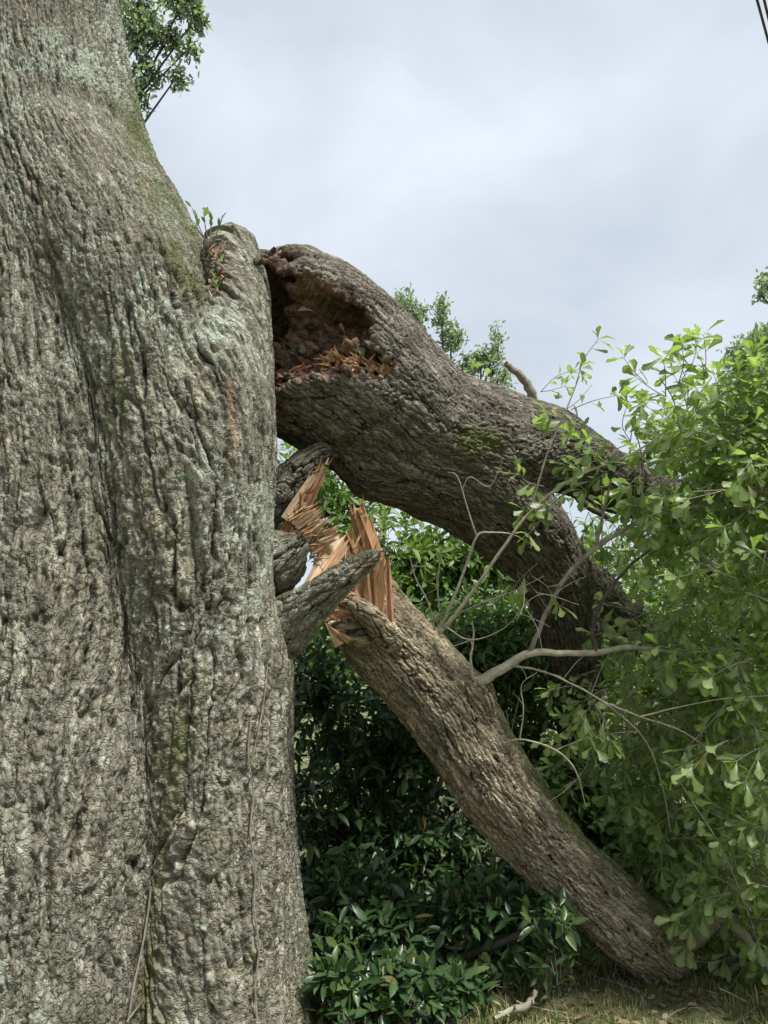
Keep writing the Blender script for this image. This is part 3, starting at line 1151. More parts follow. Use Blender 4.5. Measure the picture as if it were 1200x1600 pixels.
# on the leaning limb: tall orange slab, wedges, smooth torn face
spx(lower, (596, 915), (557, 796), 46, 27, M_WOOD, 3.70, 3.62, .07, 1, name="wood_slab", teeth=3, jag=.05, tipk=.6, face=(-.5, -.8, .2))
spx(lower, (612, 930), (578, 812), 14, 5, M_WOODRED, 3.69, 3.64, .05, 2, teeth=2, jag=.1)
spx(lower, (572, 900), (541, 832), 36, 16, M_WOOD, 3.60, 3.54, .04, 3, teeth=2, jag=.15, face=(-.3, -.9, .2))
spx(lower, (548, 880), (527, 836), 16, 9, M_WOODPALE, 3.56, 3.52, .03, 8, teeth=1, jag=.15)
spx(lower, (594, 988), (586, 872), 20, 40, M_WOOD, 3.52, 3.53, .05, 4, name="wood_slab", teeth=3, jag=.10, face=(-.6, -.7, .3), tipk=.5)
spx(lower, (572, 975), (566, 890), 26, 30, M_WOOD, 3.51, 3.52, .04, 9, name="wood_slab", teeth=2, jag=.2, face=(-.7, -.6, .3), tipk=.5)
spx(lower, (610, 985), (606, 880), 14, 6, M_WOODRED, 3.51, 3.53, .03, 5, teeth=2)
spx(lower, (560, 970), (545, 925), 40, 26, M_WOODRED, 3.52, 3.49, .05, 6, teeth=3, jag=.25)
flap = pxchain([(612, 1000, 3.55, 16), (588, 974, 3.49, 14), (568, 954, 3.455, 10), (552, 943, 3.44, 6), (542, 938, 3.44, 2)], 5)
bark_limb("bark_flap", [flap], 0.012, 0.02, 2, M_LOWER, lower, amp=.9, lump=0.022, lump_scale=11, seed=260, lichen=.1, mossf=lambda v, n: 0 * v[:, 0])
flap2 = pxchain([(560, 985, 3.56, 22), (535, 985, 3.50, 16), (518, 982, 3.48, 7)], 5)
bark_limb("bark_flap", [flap2], 0.012, 0.02, 2, M_LOWER, lower, amp=.9, lump=0.022, lump_scale=11, seed=270, lichen=.1, mossf=lambda v, n: 0 * v[:, 0])
for k, (a, b, w) in enumerate([((548, 962), (510, 968), 9), ((552, 956), (518, 952), 7), ((540, 958), (523, 944), 6), ((560, 950), (535, 940), 6), ((530, 1008), (512, 975), 14), ((545, 1000), (520, 985), 12)]):
    spx(lower, a, b, w, w * .4, [M_WOODRED, M_WOODPALE, M_WOOD][k % 3], 3.46, 3.42, .015, 20 + k, teeth=1)
# on the oak: comb of pale fibres, long strip, inner wood of the slab
spx(oak, (452, 835), (506, 728), 34, 16, M_WOODRED, 3.56, 3.57, .02, 30, name="wood_slab", teeth=3, face=(.5, -.85, 0), jag=.12)
spx(oak, (448, 812), (492, 738), 20, 10, M_WOODPALE, 3.53, 3.55, .015, 31, teeth=2, face=(.4, -.9, 0))
for k in range(40):
    t = (k % 20) / 19
    a = (452 + 42 * t + random.uniform(-3, 3), 808 + 50 * t + random.uniform(-4, 4))
    b = (a[0] + random.uniform(26, 42), a[1] - random.uniform(14, 28))
    spx(oak, a, b, random.uniform(4, 8), random.uniform(.8, 3), random.choice([M_WOODPALE, M_WOODPALE, M_WOODRED, M_WOOD]), 3.46 - .05 * t, 3.46 - .05 * t + random.uniform(-.05, .03), .011,
        40 + k, teeth=1, curve=random.uniform(-.1, .22))
spx(oak, (468, 950), (528, 838), 26, 20, M_WOODPALE, 3.33, 3.44, .03, 60, name="wood_strip", teeth=2, face=(.2, -.95, .1))
spx(oak, (488, 925), (540, 850), 22, 14, M_WOOD, 3.34, 3.44, .03, 61, name="wood_strip", teeth=2, face=(.4, -.9, .1))
spx(oak, (500, 905), (512, 858), 24, 12, M_WOOD, 3.40, 3.42, .03, 62, teeth=2, curve=.15)
spx(oak, (474, 935), (505, 880), 16, 8, M_WOODPALE, 3.30, 3.38, .02, 63, teeth=1)
for k in range(8):
    a = (452 + random.uniform(0, 20), 790 + random.uniform(0, 40))
    b = (a[0] + random.uniform(-4, 26), a[1] - random.uniform(10, 34))
    spx(oak, a, b, random.uniform(5, 9), 2, random.choice([M_WOODRED, M_WOODDARK, M_WOOD]), 3.47, 3.45, .012, 70 + k, teeth=1)
fibres(lower, [(560, 862), (575, 880), (590, 900), (548, 880), (600, 925), (566, 900)], 36, [M_WOODPALE, M_WOOD, M_WOODRED], 3.52, seed=600)
fibres(lower, [(540, 942), (530, 955), (550, 935), (522, 968)], 22, [M_WOODRED, M_WOOD, M_WOODPALE], 3.44, ln=(8, 22), seed=650, dirpx=(-.7, -.5))
fibres(lower, [(550, 800), (562, 802), (572, 806)], 12, [M_WOODRED, M_WOOD], 3.60, ln=(8, 20), seed=680)
fibres(oak, [(470, 800), (480, 775), (495, 745), (505, 726), (460, 815)], 26, [M_WOODRED, M_WOODPALE, M_WOODDARK], 3.52, ln=(8, 24), seed=700, dirpx=(.4, -.6))
fibres(oak, [(458, 838), (470, 846), (482, 856), (492, 866), (478, 842)], 40, [M_WOODRED, M_WOODPALE, M_WOODDARK, M_WOOD], 3.39, ln=(10, 26), w=(3, 6), seed=780, dirpx=(.7, -.5))
fibres(oak, [(575, 872), (585, 866), (560, 884)], 14, [M_WOODRED, M_WOODDARK, M_WOOD], 3.20, ln=(8, 20), w=(2, 5), seed=740, dirpx=(.8, -.3), spread=.3)
# reddish scar where bark peeled off the trunk's right flank
# on the hollow limb: fringe of torn fibres along the lower lip of the hollow
for k in range(150):
    t = (k % 75) / 74
    if t < .45:
        u_ = t / .45
        a = (438 + 120 * u_ + random.uniform(-8, 8), 606 - 24 * u_ + random.uniform(-26, 10))
        b = (a[0] + random.uniform(-26, 12), a[1] + random.uniform(-14, 14))
        mt = random.choice([M_WOODPALE, M_WOODRED, M_WOODRED, M_WOODDARK, M_WOOD])
        d = 3.60 + .03 * t
    else:
        u_ = (t - .45) / .55
        a = (508 + 116 * u_ + random.uniform(-8, 8), 560 + 30 * u_ + random.uniform(-10, 12))
        b = (a[0] + random.uniform(-22, 14), a[1] - random.uniform(-4, 18))
        mt = random.choice([M_WOODPALE, M_WOOD, M_WOOD, M_WOODRED, M_WOODRED])
        d = 3.585 + .075 * u_
    spx(upper, a, b, random.uniform(3, 9), random.uniform(.6, 2.5), mt, d, d - random.uniform(-.01, .05), .009, 100 + k, teeth=1, curve=random.uniform(-.3, .3))
for k in range(34):     # rotten crumbs and bark flakes along the top rim
    u_ = k / 33
    a = (424 + 106 * u_ + random.uniform(-5, 5), 398 + 26 * u_ ** 2 + random.uniform(-6, 10))
    b = (a[0] + random.uniform(-16, 16), a[1] + random.uniform(-12, 10))
    spx(upper, a, b, random.uniform(5, 12), random.uniform(1, 5), random.choice([M_WOODRED, M_WOODDARK, M_WOODDARK]), 3.68, 3.66, .018, 260 + k, teeth=1, curve=random.uniform(-.3, .3))
for k in range(10):
    a = (528 + random.uniform(0, 50), 440 + random.uniform(0, 90))
    b = (a[0] + random.uniform(-16, 16), a[1] + random.uniform(8, 30))
    spx(upper, a, b, random.uniform(3, 7), 1.5, random.choice([M_WOODRED, M_WOODRED, M_WOODDARK]), 3.66, 3.68, .012, 180 + k, teeth=1, curve=random.uniform(-.3, .3))

# ------------------------------------------------------------------ bare branches and twigs on the leaning limb
tl = Leaves()
tw = []


def branch(parent, pts, name="branch", mat=None, sides=7):
    c = pxchain(pts, 5)
    c[:, :3] += RNG.normal(size=(len(c), 3)) * (c[:, 3:] * .10)
    c[:, 3] *= .85 if max(p_[3] for p_ in pts) > 7.5 else .66
    v, f = tube_arrays(c, sides, .06, len(pts))
    return link(name, new_mesh(name, v, f), mat or M_TWIG, parent), c


B_ = [
    ([(750, 1066, 3.60, 11), (790, 1042, 3.58, 9), (830, 1020, 3.55, 7.5), (880, 1021, 3.55, 6), (930, 1020, 3.6, 6), (990, 1012, 3.7, 5), (1060, 1024, 3.8, 3.5), (1130, 1060, 3.9, 2)], M_TWIGPALE),
    ([(828, 1020, 3.55, 6.5), (850, 965, 3.52, 6), (885, 900, 3.5, 6), (930, 858, 3.5, 6), (985, 822, 3.5, 5.5), (1050, 798, 3.5, 5), (1120, 788, 3.5, 4.5), (1260, 782, 3.5, 3)], M_TWIG),
    ([(930, 858, 3.5, 4.5), (937, 828, 3.5, 4), (945, 790, 3.5, 3.2), (955, 750, 3.48, 2.5)], M_TWIG),
    ([(930, 1018, 3.6, 5), (925, 985, 3.6, 5), (938, 945, 3.6, 5), (965, 905, 3.6, 4), (1000, 870, 3.6, 3), (1060, 835, 3.6, 2)], M_TWIGDARK),
    ([(687, 988, 3.60, 7), (712, 960, 3.56, 5), (745, 915, 3.52, 4.5), (782, 862, 3.48, 4), (830, 798, 3.45, 3.6), (900, 745, 3.42, 3), (990, 708, 3.4, 2.6), (1060, 655, 3.4, 2.2), (1112, 590, 3.4, 1.6)], M_TWIGPALE),
    ([(687, 985, 3.6, 5), (705, 945, 3.55, 4), (728, 885, 3.52, 3.4), (745, 838, 3.5, 3), (765, 832, 3.5, 2), (800, 835, 3.5, 1.6), (830, 850, 3.5, 1.0)], M_TWIGPALE),
    ([(745, 838, 3.5, 2.4), (732, 800, 3.5, 2), (722, 765, 3.5, 1.8), (712, 742, 3.5, 1.3), (700, 738, 3.5, .9)], M_TWIG),
    ([(722, 765, 3.5, 1.4), (735, 745, 3.5, 1.1), (765, 760, 3.5, 1.0), (785, 720, 3.5, .8)], M_TWIG),
    ([(830, 798, 3.45, 2.6), (845, 740, 3.42, 2.3), (862, 690, 3.4, 2), (885, 640, 3.38, 1.7), (905, 588, 3.36, 1.2)], M_TWIGPALE),
    ([(680, 985, 3.6, 3), (668, 940, 3.58, 2.2), (650, 905, 3.56, 1.6), (640, 870, 3.55, 1)], M_TWIG),
    ([(690, 985, 3.6, 2.6), (684, 930, 3.57, 2), (686, 880, 3.55, 1.4), (690, 850, 3.54, .9)], M_TWIG),
    ([(738, 1058, 3.6, 4), (735, 1030, 3.58, 3), (740, 995, 3.56, 2.2), (738, 970, 3.55, 1.2)], M_TWIGPALE),
    ([(712, 960, 3.56, 2.4), (760, 940, 3.5, 1.8), (800, 925, 3.45, 1.4), (850, 900, 3.42, .8)], M_TWIG),
    ([(690, 975, 3.58, 2.4), (735, 1000, 3.5, 1.8), (790, 980, 3.46, 1.4), (840, 930, 3.42, 1), (905, 945, 3.4, .7)], M_TWIG),
    ([(800, 1040, 3.56, 3), (850, 1050, 3.5, 2.6), (900, 1072, 3.45, 2.6), (960, 1110, 3.4, 2.4), (1010, 1160, 3.38, 2), (1035, 1230, 3.36, 1.6), (1048, 1300, 3.35, 1)], M_TWIG),
    ([(940, 1096, 3.42, 2.4), (1000, 1120, 3.36, 2.2), (1070, 1145, 3.3, 2), (1140, 1200, 3.26, 1.6), (1230, 1290, 3.2, 1)], M_TWIG),
    ([(1000, 1120, 3.36, 1.8), (1060, 1105, 3.34, 1.6), (1130, 1092, 3.32, 1.3), (1230, 1085, 3.3, 1)], M_TWIGPALE),
    ([(778, 1168, 3.6, 3), (812, 1155, 3.52, 2.2), (868, 1172, 3.46, 1.8), (900, 1205, 3.42, 1.4), (915, 1260, 3.4, 1)], M_TWIGPALE),
    ([(812, 1155, 3.52, 2), (818, 1110, 3.5, 1.6), (815, 1070, 3.5, 1), (840, 1050, 3.48, .7)], M_TWIGPALE),
    ([(868, 1172, 3.46, 1.5), (930, 1150, 3.42, 1.3), (1000, 1142, 3.4, .9)], M_TWIG),
    ([(1050, 798, 3.5, 3), (1085, 850, 3.46, 2.6), (1130, 900, 3.42, 2), (1210, 960, 3.4, 1.3)], M_TWIG),
    ([(1036, 1180, 3.37, 1.6), (1080, 1250, 3.3, 1.5), (1130, 1330, 3.25, 1.3), (1170, 1430, 3.2, .9)], M_TWIG),
    ([(985, 822, 3.5, 2.6), (1005, 760, 3.46, 2), (1000, 700, 3.44, 1.6), (985, 655, 3.42, 1)], M_TWIG),
    ([(1060, 655, 3.4, 1.6), (1050, 620, 3.38, 1.4), (1030, 590, 3.36, 1)], M_TWIG),
]
low_ch = []
for pts, mt in B_:
    o, c = branch(lower, pts, "branch" if max(p[3] for p in pts) > 4 else "twig", mt)
    low_ch.append(c)
for k in range(46):     # fine dead side twigs
    c = low_ch[random.choice([4, 5, 8, 9, 10, 12, 13, 17, 18, 0, 1, 14])]
    i = random.randrange(3, len(c) - 1)
    a = c[i, :3]
    b = a + unit(rdir() * (1, .4, 1) + c[i, :3] * 0 + np.array([.15, 0, .25])) * random.uniform(.06, .24)
    tw.append(chain([list(a) + [.0018], list((a + b) / 2 + rdir() * .015) + [.0014], list(b) + [.0007]], 3))


def oak_spray(leaves, twigs, px, py, d, size, dirpx=(0, -1), ln=.28, n=3, step=.045):
    """a few leafy twigs leaving one point; dirpx is the picture direction they head to"""
    a = P(px, py, d)
    g = unit(P(px + dirpx[0] * 50, py + dirpx[1] * 50, d) - a)
    for k in range(n):
        b = a + unit(g + rdir() * .55) * ln * RNG.uniform(.6, 1.1)
        leafy_twig(leaves, twigs, a, b, size, "oak", .0026, .05, .25, step)


# sprays on the twigs standing against the sky and in front of the limb
for px, py, d, ang, n in [(900, 600, 3.37, (.2, -1), 1), (892, 640, 3.38, (.5, -.6), 1), (1040, 620, 3.38, (-.6, -1), 2), (1010, 600, 3.37, (-.6, -1), 1), (1060, 600, 3.4, (.1, -1), 2), (1100, 600, 3.4, (.1, -1), 2),
                          (1110, 640, 3.42, (.6, -.6), 3), (985, 690, 3.42, (-.3, -1), 2), (950, 690, 3.45, (-.6, -.4), 2), (1000, 720, 3.4, (.3, .6), 3), (960, 730, 3.46, (-.6, .3), 3), (1060, 700, 3.4, (.4, -.3), 4),
                          (1110, 690, 3.4, (.6, -.5), 4), (1160, 640, 3.4, (.4, -.8), 4), (1180, 600, 3.4, (.2, -1), 3), (1150, 740, 3.4, (.5, 0), 4), (1040, 760, 3.46, (0, 1), 3), (900, 760, 3.44, (-.5, .6), 2),
                          (870, 800, 3.46, (-.6, .2), 2), (850, 760, 3.44, (-.5, -.5), 1), (840, 880, 3.45, (-.3, .8), 1), (830, 900, 3.45, (.2, 1), 1), (905, 1115, 3.42, (.3, .6), 2), (930, 1100, 3.4, (.4, 1), 2),
                          (960, 700, 3.44, (-.9, .1), 2), (920, 690, 3.5, (-.6, -.4), 2), (1180, 690, 3.36, (.4, -.4), 4), (1120, 790, 3.44, (.2, -.9), 3), (960, 860, 3.55, (.5, .3), 2), (940, 800, 3.5, (-.2, -.8), 2)]:
    oak_spray(tl, tw, px, py, d, .088, ang, .22, n)
for k in range(46):
    px = RNG.uniform(1010, 1300)
    py = RNG.uniform(600 + max(0, 1110 - px) * .55, 780)
    oak_spray(tl, tw, px, py, RNG.uniform(3.3, 3.9), .088, (RNG.uniform(-.7, .7), RNG.uniform(-1, .4)), .24, 2)
for px, py, d in [(950, 1075, 3.6), (1010, 900, 3.6), (940, 850, 3.7), (1000, 840, 3.7), (980, 1090, 3.5), (900, 1120, 3.6)]:
    oak_spray(tl, tw, px, py, d, .092, (RNG.uniform(-.6, .8), RNG.uniform(-.6, .8)), .2, 2)
# the mass of its own crown on the right
for k in range(480):
    u, w = RNG.random(), RNG.random()
    py = 680 + 830 * w
    left = 1045 if py < 900 else (995 if py < 1150 else (975 if py < 1400 else 1095))
    px = left + (1340 - left) * u ** .8
    d = RNG.uniform(3.15, 4.1) if px > 1130 else RNG.uniform(3.65, 4.25)
    if py > 1400 and px < 1110:
        continue
    if py > 1440:
        d = RNG.uniform(3.5, 4.2)
    a = P(px, py, d)
    if a[2] < .12:
        continue
    oak_spray(tl, tw, px, py, d, .088, (RNG.uniform(-.9, .6), RNG.uniform(-.6, 1.1)), .26, 2, .055)
tl.build(lower, "oak", T_OAK, M_OAKLEAF, 300, 34)
link("fine_twigs", tubes_mesh("fine_twigs", tw, 4), M_TWIG, lower, "stuff")

# ------------------------------------------------------------------ crown of the hollow limb, behind
ul, ut = Leaves(), []
for pts, mt in [([(835, 632, 4.42, 10), (826, 605, 4.4, 8.5), (808, 582, 4.38, 7), (789, 567, 4.37, 5.5)], M_TWIG),
                ([(930, 950, 4.7, 14), (950, 985, 4.72, 12), (985, 1010, 4.74, 8), (1030, 1030, 4.8, 5)], M_TWIGPALE),
                ([(880, 730, 4.6, 9), (900, 775, 4.5, 8), (935, 800, 4.45, 6), (960, 815, 4.4, 5)], M_TWIGDARK),
                ([(1000, 940, 4.9, 8), (990, 1000, 4.7, 6), (985, 1060, 4.6, 4), (1000, 1120, 4.5, 3)], M_TWIGDARK),
                ([(1040, 785, 5.1, 16), (1100, 880, 4.9, 12), (1150, 1000, 4.7, 9), (1180, 1150, 4.5, 6)], M_TWIGDARK),
                ([(1060, 1060, 5.2, 14), (1100, 1150, 5.0, 10), (1120, 1250, 4.9, 6)], M_TWIGDARK),
                ([(955, 748, 4.8, 14), (1030, 700, 4.7, 9), (1110, 640, 4.7, 6), (1180, 590, 4.7, 3)], M_TWIGDARK)]:
    branch(upper, pts, "branch", mt)
for k in range(420):
    u, w = RNG.random(), RNG.random()
    py = 640 + 860 * w
    left = 1070 if py < 760 else (1050 if py < 1030 else (935 if py < 1200 else 880))
    px = left + (1420 - left) * u
    d = RNG.uniform(4.15, 5.6)
    if P(px, py, d)[2] < .15:
        continue
    oak_spray(ul, ut, px, py, d, .092, (RNG.uniform(-1, 1), RNG.uniform(-.8, .8)), .30, 3, .05)
for px, py, d, ang in [(845, 612, 4.5, (.6, -.2)), (790, 612, 4.5, (-.4, -.3)), (900, 720, 4.4, (-.7, .1)), (880, 715, 4.4, (-.5, .3)), (930, 760, 4.4, (.3, .6)), (920, 800, 4.5, (0, 1)), (980, 760, 4.6, (.5, -.2)), (960, 820, 4.6, (.2, .7)), (920, 900, 4.5, (.4, -.5)), (1000, 800, 4.6, (.4, .1))]:
    oak_spray(ul, ut, px, py, d, .09, ang, .24, 2)
ul.build(upper, "oak", T_OAK, M_OAKLEAF, 220, 30)
link("fine_twigs", tubes_mesh("fine_twigs", ut, 4), M_TWIG, upper, "stuff")


# ------------------------------------------------------------------ evergreen and other shrubs
def shrub(name, label, cat, base, blobs, tips, size, mat, key, tmpl, pick, twig_len=.30, step=.04, group=None, stems=4, kind="laurel", cell=26, keep=None, stem_mat=None, min_px=10):
    root = thing(name, label, cat, (base[0], base[1], 0), group)
    lv, tws = Leaves(), []
    tot = sum(b[3] for b in blobs)
    base = np.array([base[0], base[1], -.03])
    for px, py, d, wgt, rx, ry, rz in blobs:
        c = P(px, py, d)
        c2 = base + (c - base) * .55 + rdir() * (.08, .08, 0)
        off = rdir() * (.12, .12, 0)
        ch = chain([list(base + off) + [.028], list(c2) + [.02], list(c) + [.010]], 5)
        v, f = tube_arrays(ch, 7, .08, int(px))
        link("stem", new_mesh("stem", v, f), stem_mat or M_TWIGDARK, root)
        for k in range(int(tips * wgt / tot)):
            r = rdir() * RNG.uniform(.35, 1.0) ** .6
            tip = c + r * (rx, ry, rz)
            if tip[2] < .06 or (keep and not keep(tip)):
                continue
            d_ = unit(r * (1 / rx, 1 / ry, 1 / rz) + UP * .25 + rdir() * .5)
            a = tip - d_ * twig_len * RNG.uniform(.7, 1.2)
            if a[2] < .02:
                a[2] = .02
            leafy_twig(lv, tws, a, tip, size, kind, .0024, .05, .12, step)
            if k % 3 == 0:
                tws.append(chain([list(c + (a - c) * .15) + [.005], list(c + (a - c) * .6 + rdir() * .05) + [.004], list(a) + [.0026]], 3))
    lv.build(root, key, tmpl, mat, pick, cell, min_px=min_px)
    link("fine_twigs", tubes_mesh("fine_twigs", tws, 4), stem_mat or M_TWIGDARK, root, "stuff")
    return root


def clear_of_limb(p):
    d = seg_sdf(np.array([p], np.float32), l_main)[0]
    return d > .05


def clear_front(p):
    """keep shoots off the limb and the trunk"""
    a = np.array([p], np.float32)
    return seg_sdf(a, l_main)[0] > .05 and seg_sdf(a, right_root)[0] > .06 and seg_sdf(a, stem)[0] > .1


b1 = ground_at(620, 1560)
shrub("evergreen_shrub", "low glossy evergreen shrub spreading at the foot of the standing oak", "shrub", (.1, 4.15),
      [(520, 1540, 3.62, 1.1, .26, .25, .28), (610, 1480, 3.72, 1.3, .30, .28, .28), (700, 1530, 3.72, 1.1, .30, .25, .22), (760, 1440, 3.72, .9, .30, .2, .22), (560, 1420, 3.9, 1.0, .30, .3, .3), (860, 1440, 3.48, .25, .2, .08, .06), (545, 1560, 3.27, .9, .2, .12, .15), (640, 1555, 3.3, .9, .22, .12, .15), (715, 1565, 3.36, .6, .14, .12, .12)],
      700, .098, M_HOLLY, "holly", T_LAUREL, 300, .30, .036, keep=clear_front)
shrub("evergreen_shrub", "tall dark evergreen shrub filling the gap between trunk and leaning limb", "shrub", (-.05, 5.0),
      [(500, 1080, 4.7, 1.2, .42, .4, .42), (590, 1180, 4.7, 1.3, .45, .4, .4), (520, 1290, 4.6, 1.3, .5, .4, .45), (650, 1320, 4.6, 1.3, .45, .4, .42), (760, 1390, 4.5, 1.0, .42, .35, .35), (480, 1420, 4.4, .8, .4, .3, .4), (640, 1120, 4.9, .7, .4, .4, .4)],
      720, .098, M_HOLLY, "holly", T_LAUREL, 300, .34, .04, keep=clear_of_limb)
shrub("evergreen_shrub", "mid-green evergreen shrub behind the leaning limb below the fork", "shrub", (1.05, 5.4),
      [(740, 1000, 5.0, 1.2, .45, .4, .40), (820, 1040, 5.1, 1.2, .5, .4, .5), (820, 1180, 4.9, 1.2, .5, .4, .5), (900, 1290, 4.8, 1.1, .5, .4, .5), (990, 1380, 4.7, .8, .45, .35, .35), (860, 1420, 4.6, .8, .4, .3, .3), (660, 1030, 5.2, .7, .4, .4, .35)],
      900, .095, M_HOLLYMID, "hollymid", T_LAUREL, 300, .34, .042, keep=clear_of_limb)
shrub("leafy_shrub", "bright yellow-green leafy shrub seen under the arch of the hollow limb", "shrub", (.35, 6.9),
      [(480, 740, 6.6, .8, .5, .5, .5), (520, 800, 6.7, .9, .7, .5, .5), (620, 870, 6.3, 1.5, .75, .5, .45), (740, 880, 6.3, 1.5, .7, .5, .40), (590, 960, 6.2, 1.2, .8, .5, .5), (720, 1010, 6.8, 1.0, .9, .5, .6), (600, 1200, 7.0, .8, .9, .5, .7)],
      900, .12, M_MIDLEAF, "mid", T_LAUREL, 200, .4, .05, cell=24)
shrub("leafy_shrub", "light green leafy shrub filling the gaps behind the oak leaves", "shrub", (3.0, 7.2),
      [(930, 900, 6.8, 1.0, .8, .5, .7), (1050, 1000, 6.8, 1.2, .9, .5, .8), (1000, 1150, 6.6, 1.2, .9, .5, .8), (1150, 1100, 6.6, 1.2, .9, .5, .9), (1180, 900, 7.0, 1.0, .9, .5, .8), (1100, 1300, 6.4, 1.0, .9, .5, .7), (920, 1250, 6.6, .8, .8, .5, .7)],
      800, .12, M_MIDLEAF, "mid", T_LAUREL, 120, .4, .05, cell=24)


# ------------------------------------------------------------------ trees beyond
def far_tree(name, label, base, blobs, n, size, mat, trunk_r=.14, group="trees standing beyond", lp=(12, 22)):
    root = thing(name, label, "tree", (base[0], base[1], 0), group)
    lv, tws = Leaves(), []
    tot = sum(b[3] for b in blobs)
    b0 = np.array([base[0], base[1], -.05])
    cen = sum((P(b[0], b[1], b[2]) * b[3] for b in blobs)) / tot
    fork = b0 + (cen - b0) * .6
    fork[0] = b0[0] * .7 + fork[0] * .3
    tr = chain([list(b0) + [trunk_r], list(b0 + (fork - b0) * .5 + np.array([.1, 0, 0])) + [trunk_r * .8], list(fork) + [trunk_r * .6]], 5)
    v, f = tube_arrays(tr, 10, .05, 3)
    link("trunk", new_mesh("trunk", v, f), M_TWIGDARK, root)
    for px, py, d, wgt, rx, ry, rz in blobs:
        c = P(px, py, d)
        ch = chain([list(fork) + [trunk_r * .45], list((fork + c) / 2 + rdir() * .2) + [trunk_r * .3], list(c) + [trunk_r * .12]], 4)
        tws.append(ch)
        m = int(n * wgt / tot)
        for k in range(m):
            r = rdir() * RNG.uniform(.2, 1.0) ** .55
            tip = c + r * (rx, ry, rz)
            a = c + r * (rx, ry, rz) * RNG.uniform(.35, .7) + rdir() * .1
            tws.append(chain([list(a) + [.012], list((a + tip) / 2 + rdir() * .06) + [.008], list(tip) + [.004]], 3))
            for j in range(RNG.integers(*lp)):
                t = RNG.uniform(.3, 1.05)
                q = a + (tip - a) * t + rdir() * size * RNG.uniform(.3, 1.6)
                lv.add(q, unit(rdir() + (tip - a) * .5 + UP * RNG.uniform(-.5, .2)), unit(UP * .7 + rdir()), size * RNG.uniform(.7, 1.25))
    lv.build(root, "far_" + mat.name, T_SMALL, mat, 0, foliage_name="crown")
    link("branches", tubes_mesh("branches", tws, 4), M_TWIGDARK, root, "stuff")
    return root


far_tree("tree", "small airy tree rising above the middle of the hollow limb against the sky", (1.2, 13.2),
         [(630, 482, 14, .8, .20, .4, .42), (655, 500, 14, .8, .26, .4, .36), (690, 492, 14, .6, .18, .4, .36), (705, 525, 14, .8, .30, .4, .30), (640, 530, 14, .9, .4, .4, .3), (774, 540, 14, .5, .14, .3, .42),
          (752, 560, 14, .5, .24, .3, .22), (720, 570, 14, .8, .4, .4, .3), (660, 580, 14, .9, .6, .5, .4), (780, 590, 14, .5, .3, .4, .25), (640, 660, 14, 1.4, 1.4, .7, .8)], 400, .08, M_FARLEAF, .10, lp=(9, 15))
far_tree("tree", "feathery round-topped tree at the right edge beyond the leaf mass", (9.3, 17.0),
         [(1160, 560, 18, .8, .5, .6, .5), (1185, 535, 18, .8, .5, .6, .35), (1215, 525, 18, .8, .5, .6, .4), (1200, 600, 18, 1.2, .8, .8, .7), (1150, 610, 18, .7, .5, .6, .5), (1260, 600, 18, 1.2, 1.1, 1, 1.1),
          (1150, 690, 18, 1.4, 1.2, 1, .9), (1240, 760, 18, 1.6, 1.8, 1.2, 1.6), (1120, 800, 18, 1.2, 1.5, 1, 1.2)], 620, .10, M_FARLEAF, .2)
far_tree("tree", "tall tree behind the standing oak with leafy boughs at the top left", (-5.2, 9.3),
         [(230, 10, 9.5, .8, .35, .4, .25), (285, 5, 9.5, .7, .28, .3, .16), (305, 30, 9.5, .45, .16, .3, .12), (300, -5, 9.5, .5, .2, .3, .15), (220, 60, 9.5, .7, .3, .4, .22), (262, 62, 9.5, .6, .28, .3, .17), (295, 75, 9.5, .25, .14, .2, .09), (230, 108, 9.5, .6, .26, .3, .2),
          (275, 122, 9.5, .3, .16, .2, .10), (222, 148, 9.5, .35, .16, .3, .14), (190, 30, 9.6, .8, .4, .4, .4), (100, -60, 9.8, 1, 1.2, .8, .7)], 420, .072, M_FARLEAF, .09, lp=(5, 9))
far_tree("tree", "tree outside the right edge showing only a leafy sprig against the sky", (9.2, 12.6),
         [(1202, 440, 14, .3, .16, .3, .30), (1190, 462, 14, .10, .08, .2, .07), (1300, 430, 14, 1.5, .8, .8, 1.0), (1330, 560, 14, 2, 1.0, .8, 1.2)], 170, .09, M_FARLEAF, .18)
for k, (px, d, zt, w) in enumerate([(520, 24, 3.2, 3), (640, 26, 3.4, 3), (780, 25, 3.8, 3), (900, 24, 3.6, 3), (1040, 26, 4.5, 3), (1180, 25, 5.0, 3)]):
    x = (px - 600) / F * d
    bl = []
    for j in range(4):
        q = np.array([[x + RNG.uniform(-1.5, 1.5), d, zt * RNG.uniform(.25, .85)]])
        ppx, ppy, pd = project(q)
        bl.append((float(ppx[0]), float(ppy[0]), float(pd[0]), 1.0, 1.7, 1.2, zt * .28))
    names = ["far bush seen through the gap beside the trunk", "far bush behind the torn wood", "far bush beyond the hollow limb's arch", "far bush behind the fork",
             "far bush left of the feathery tree", "far bush below the feathery tree"]
    far_tree("bush", names[k], (x, d), bl, 130, .22, M_MIDLEAF, .12, "far bushes closing the view")

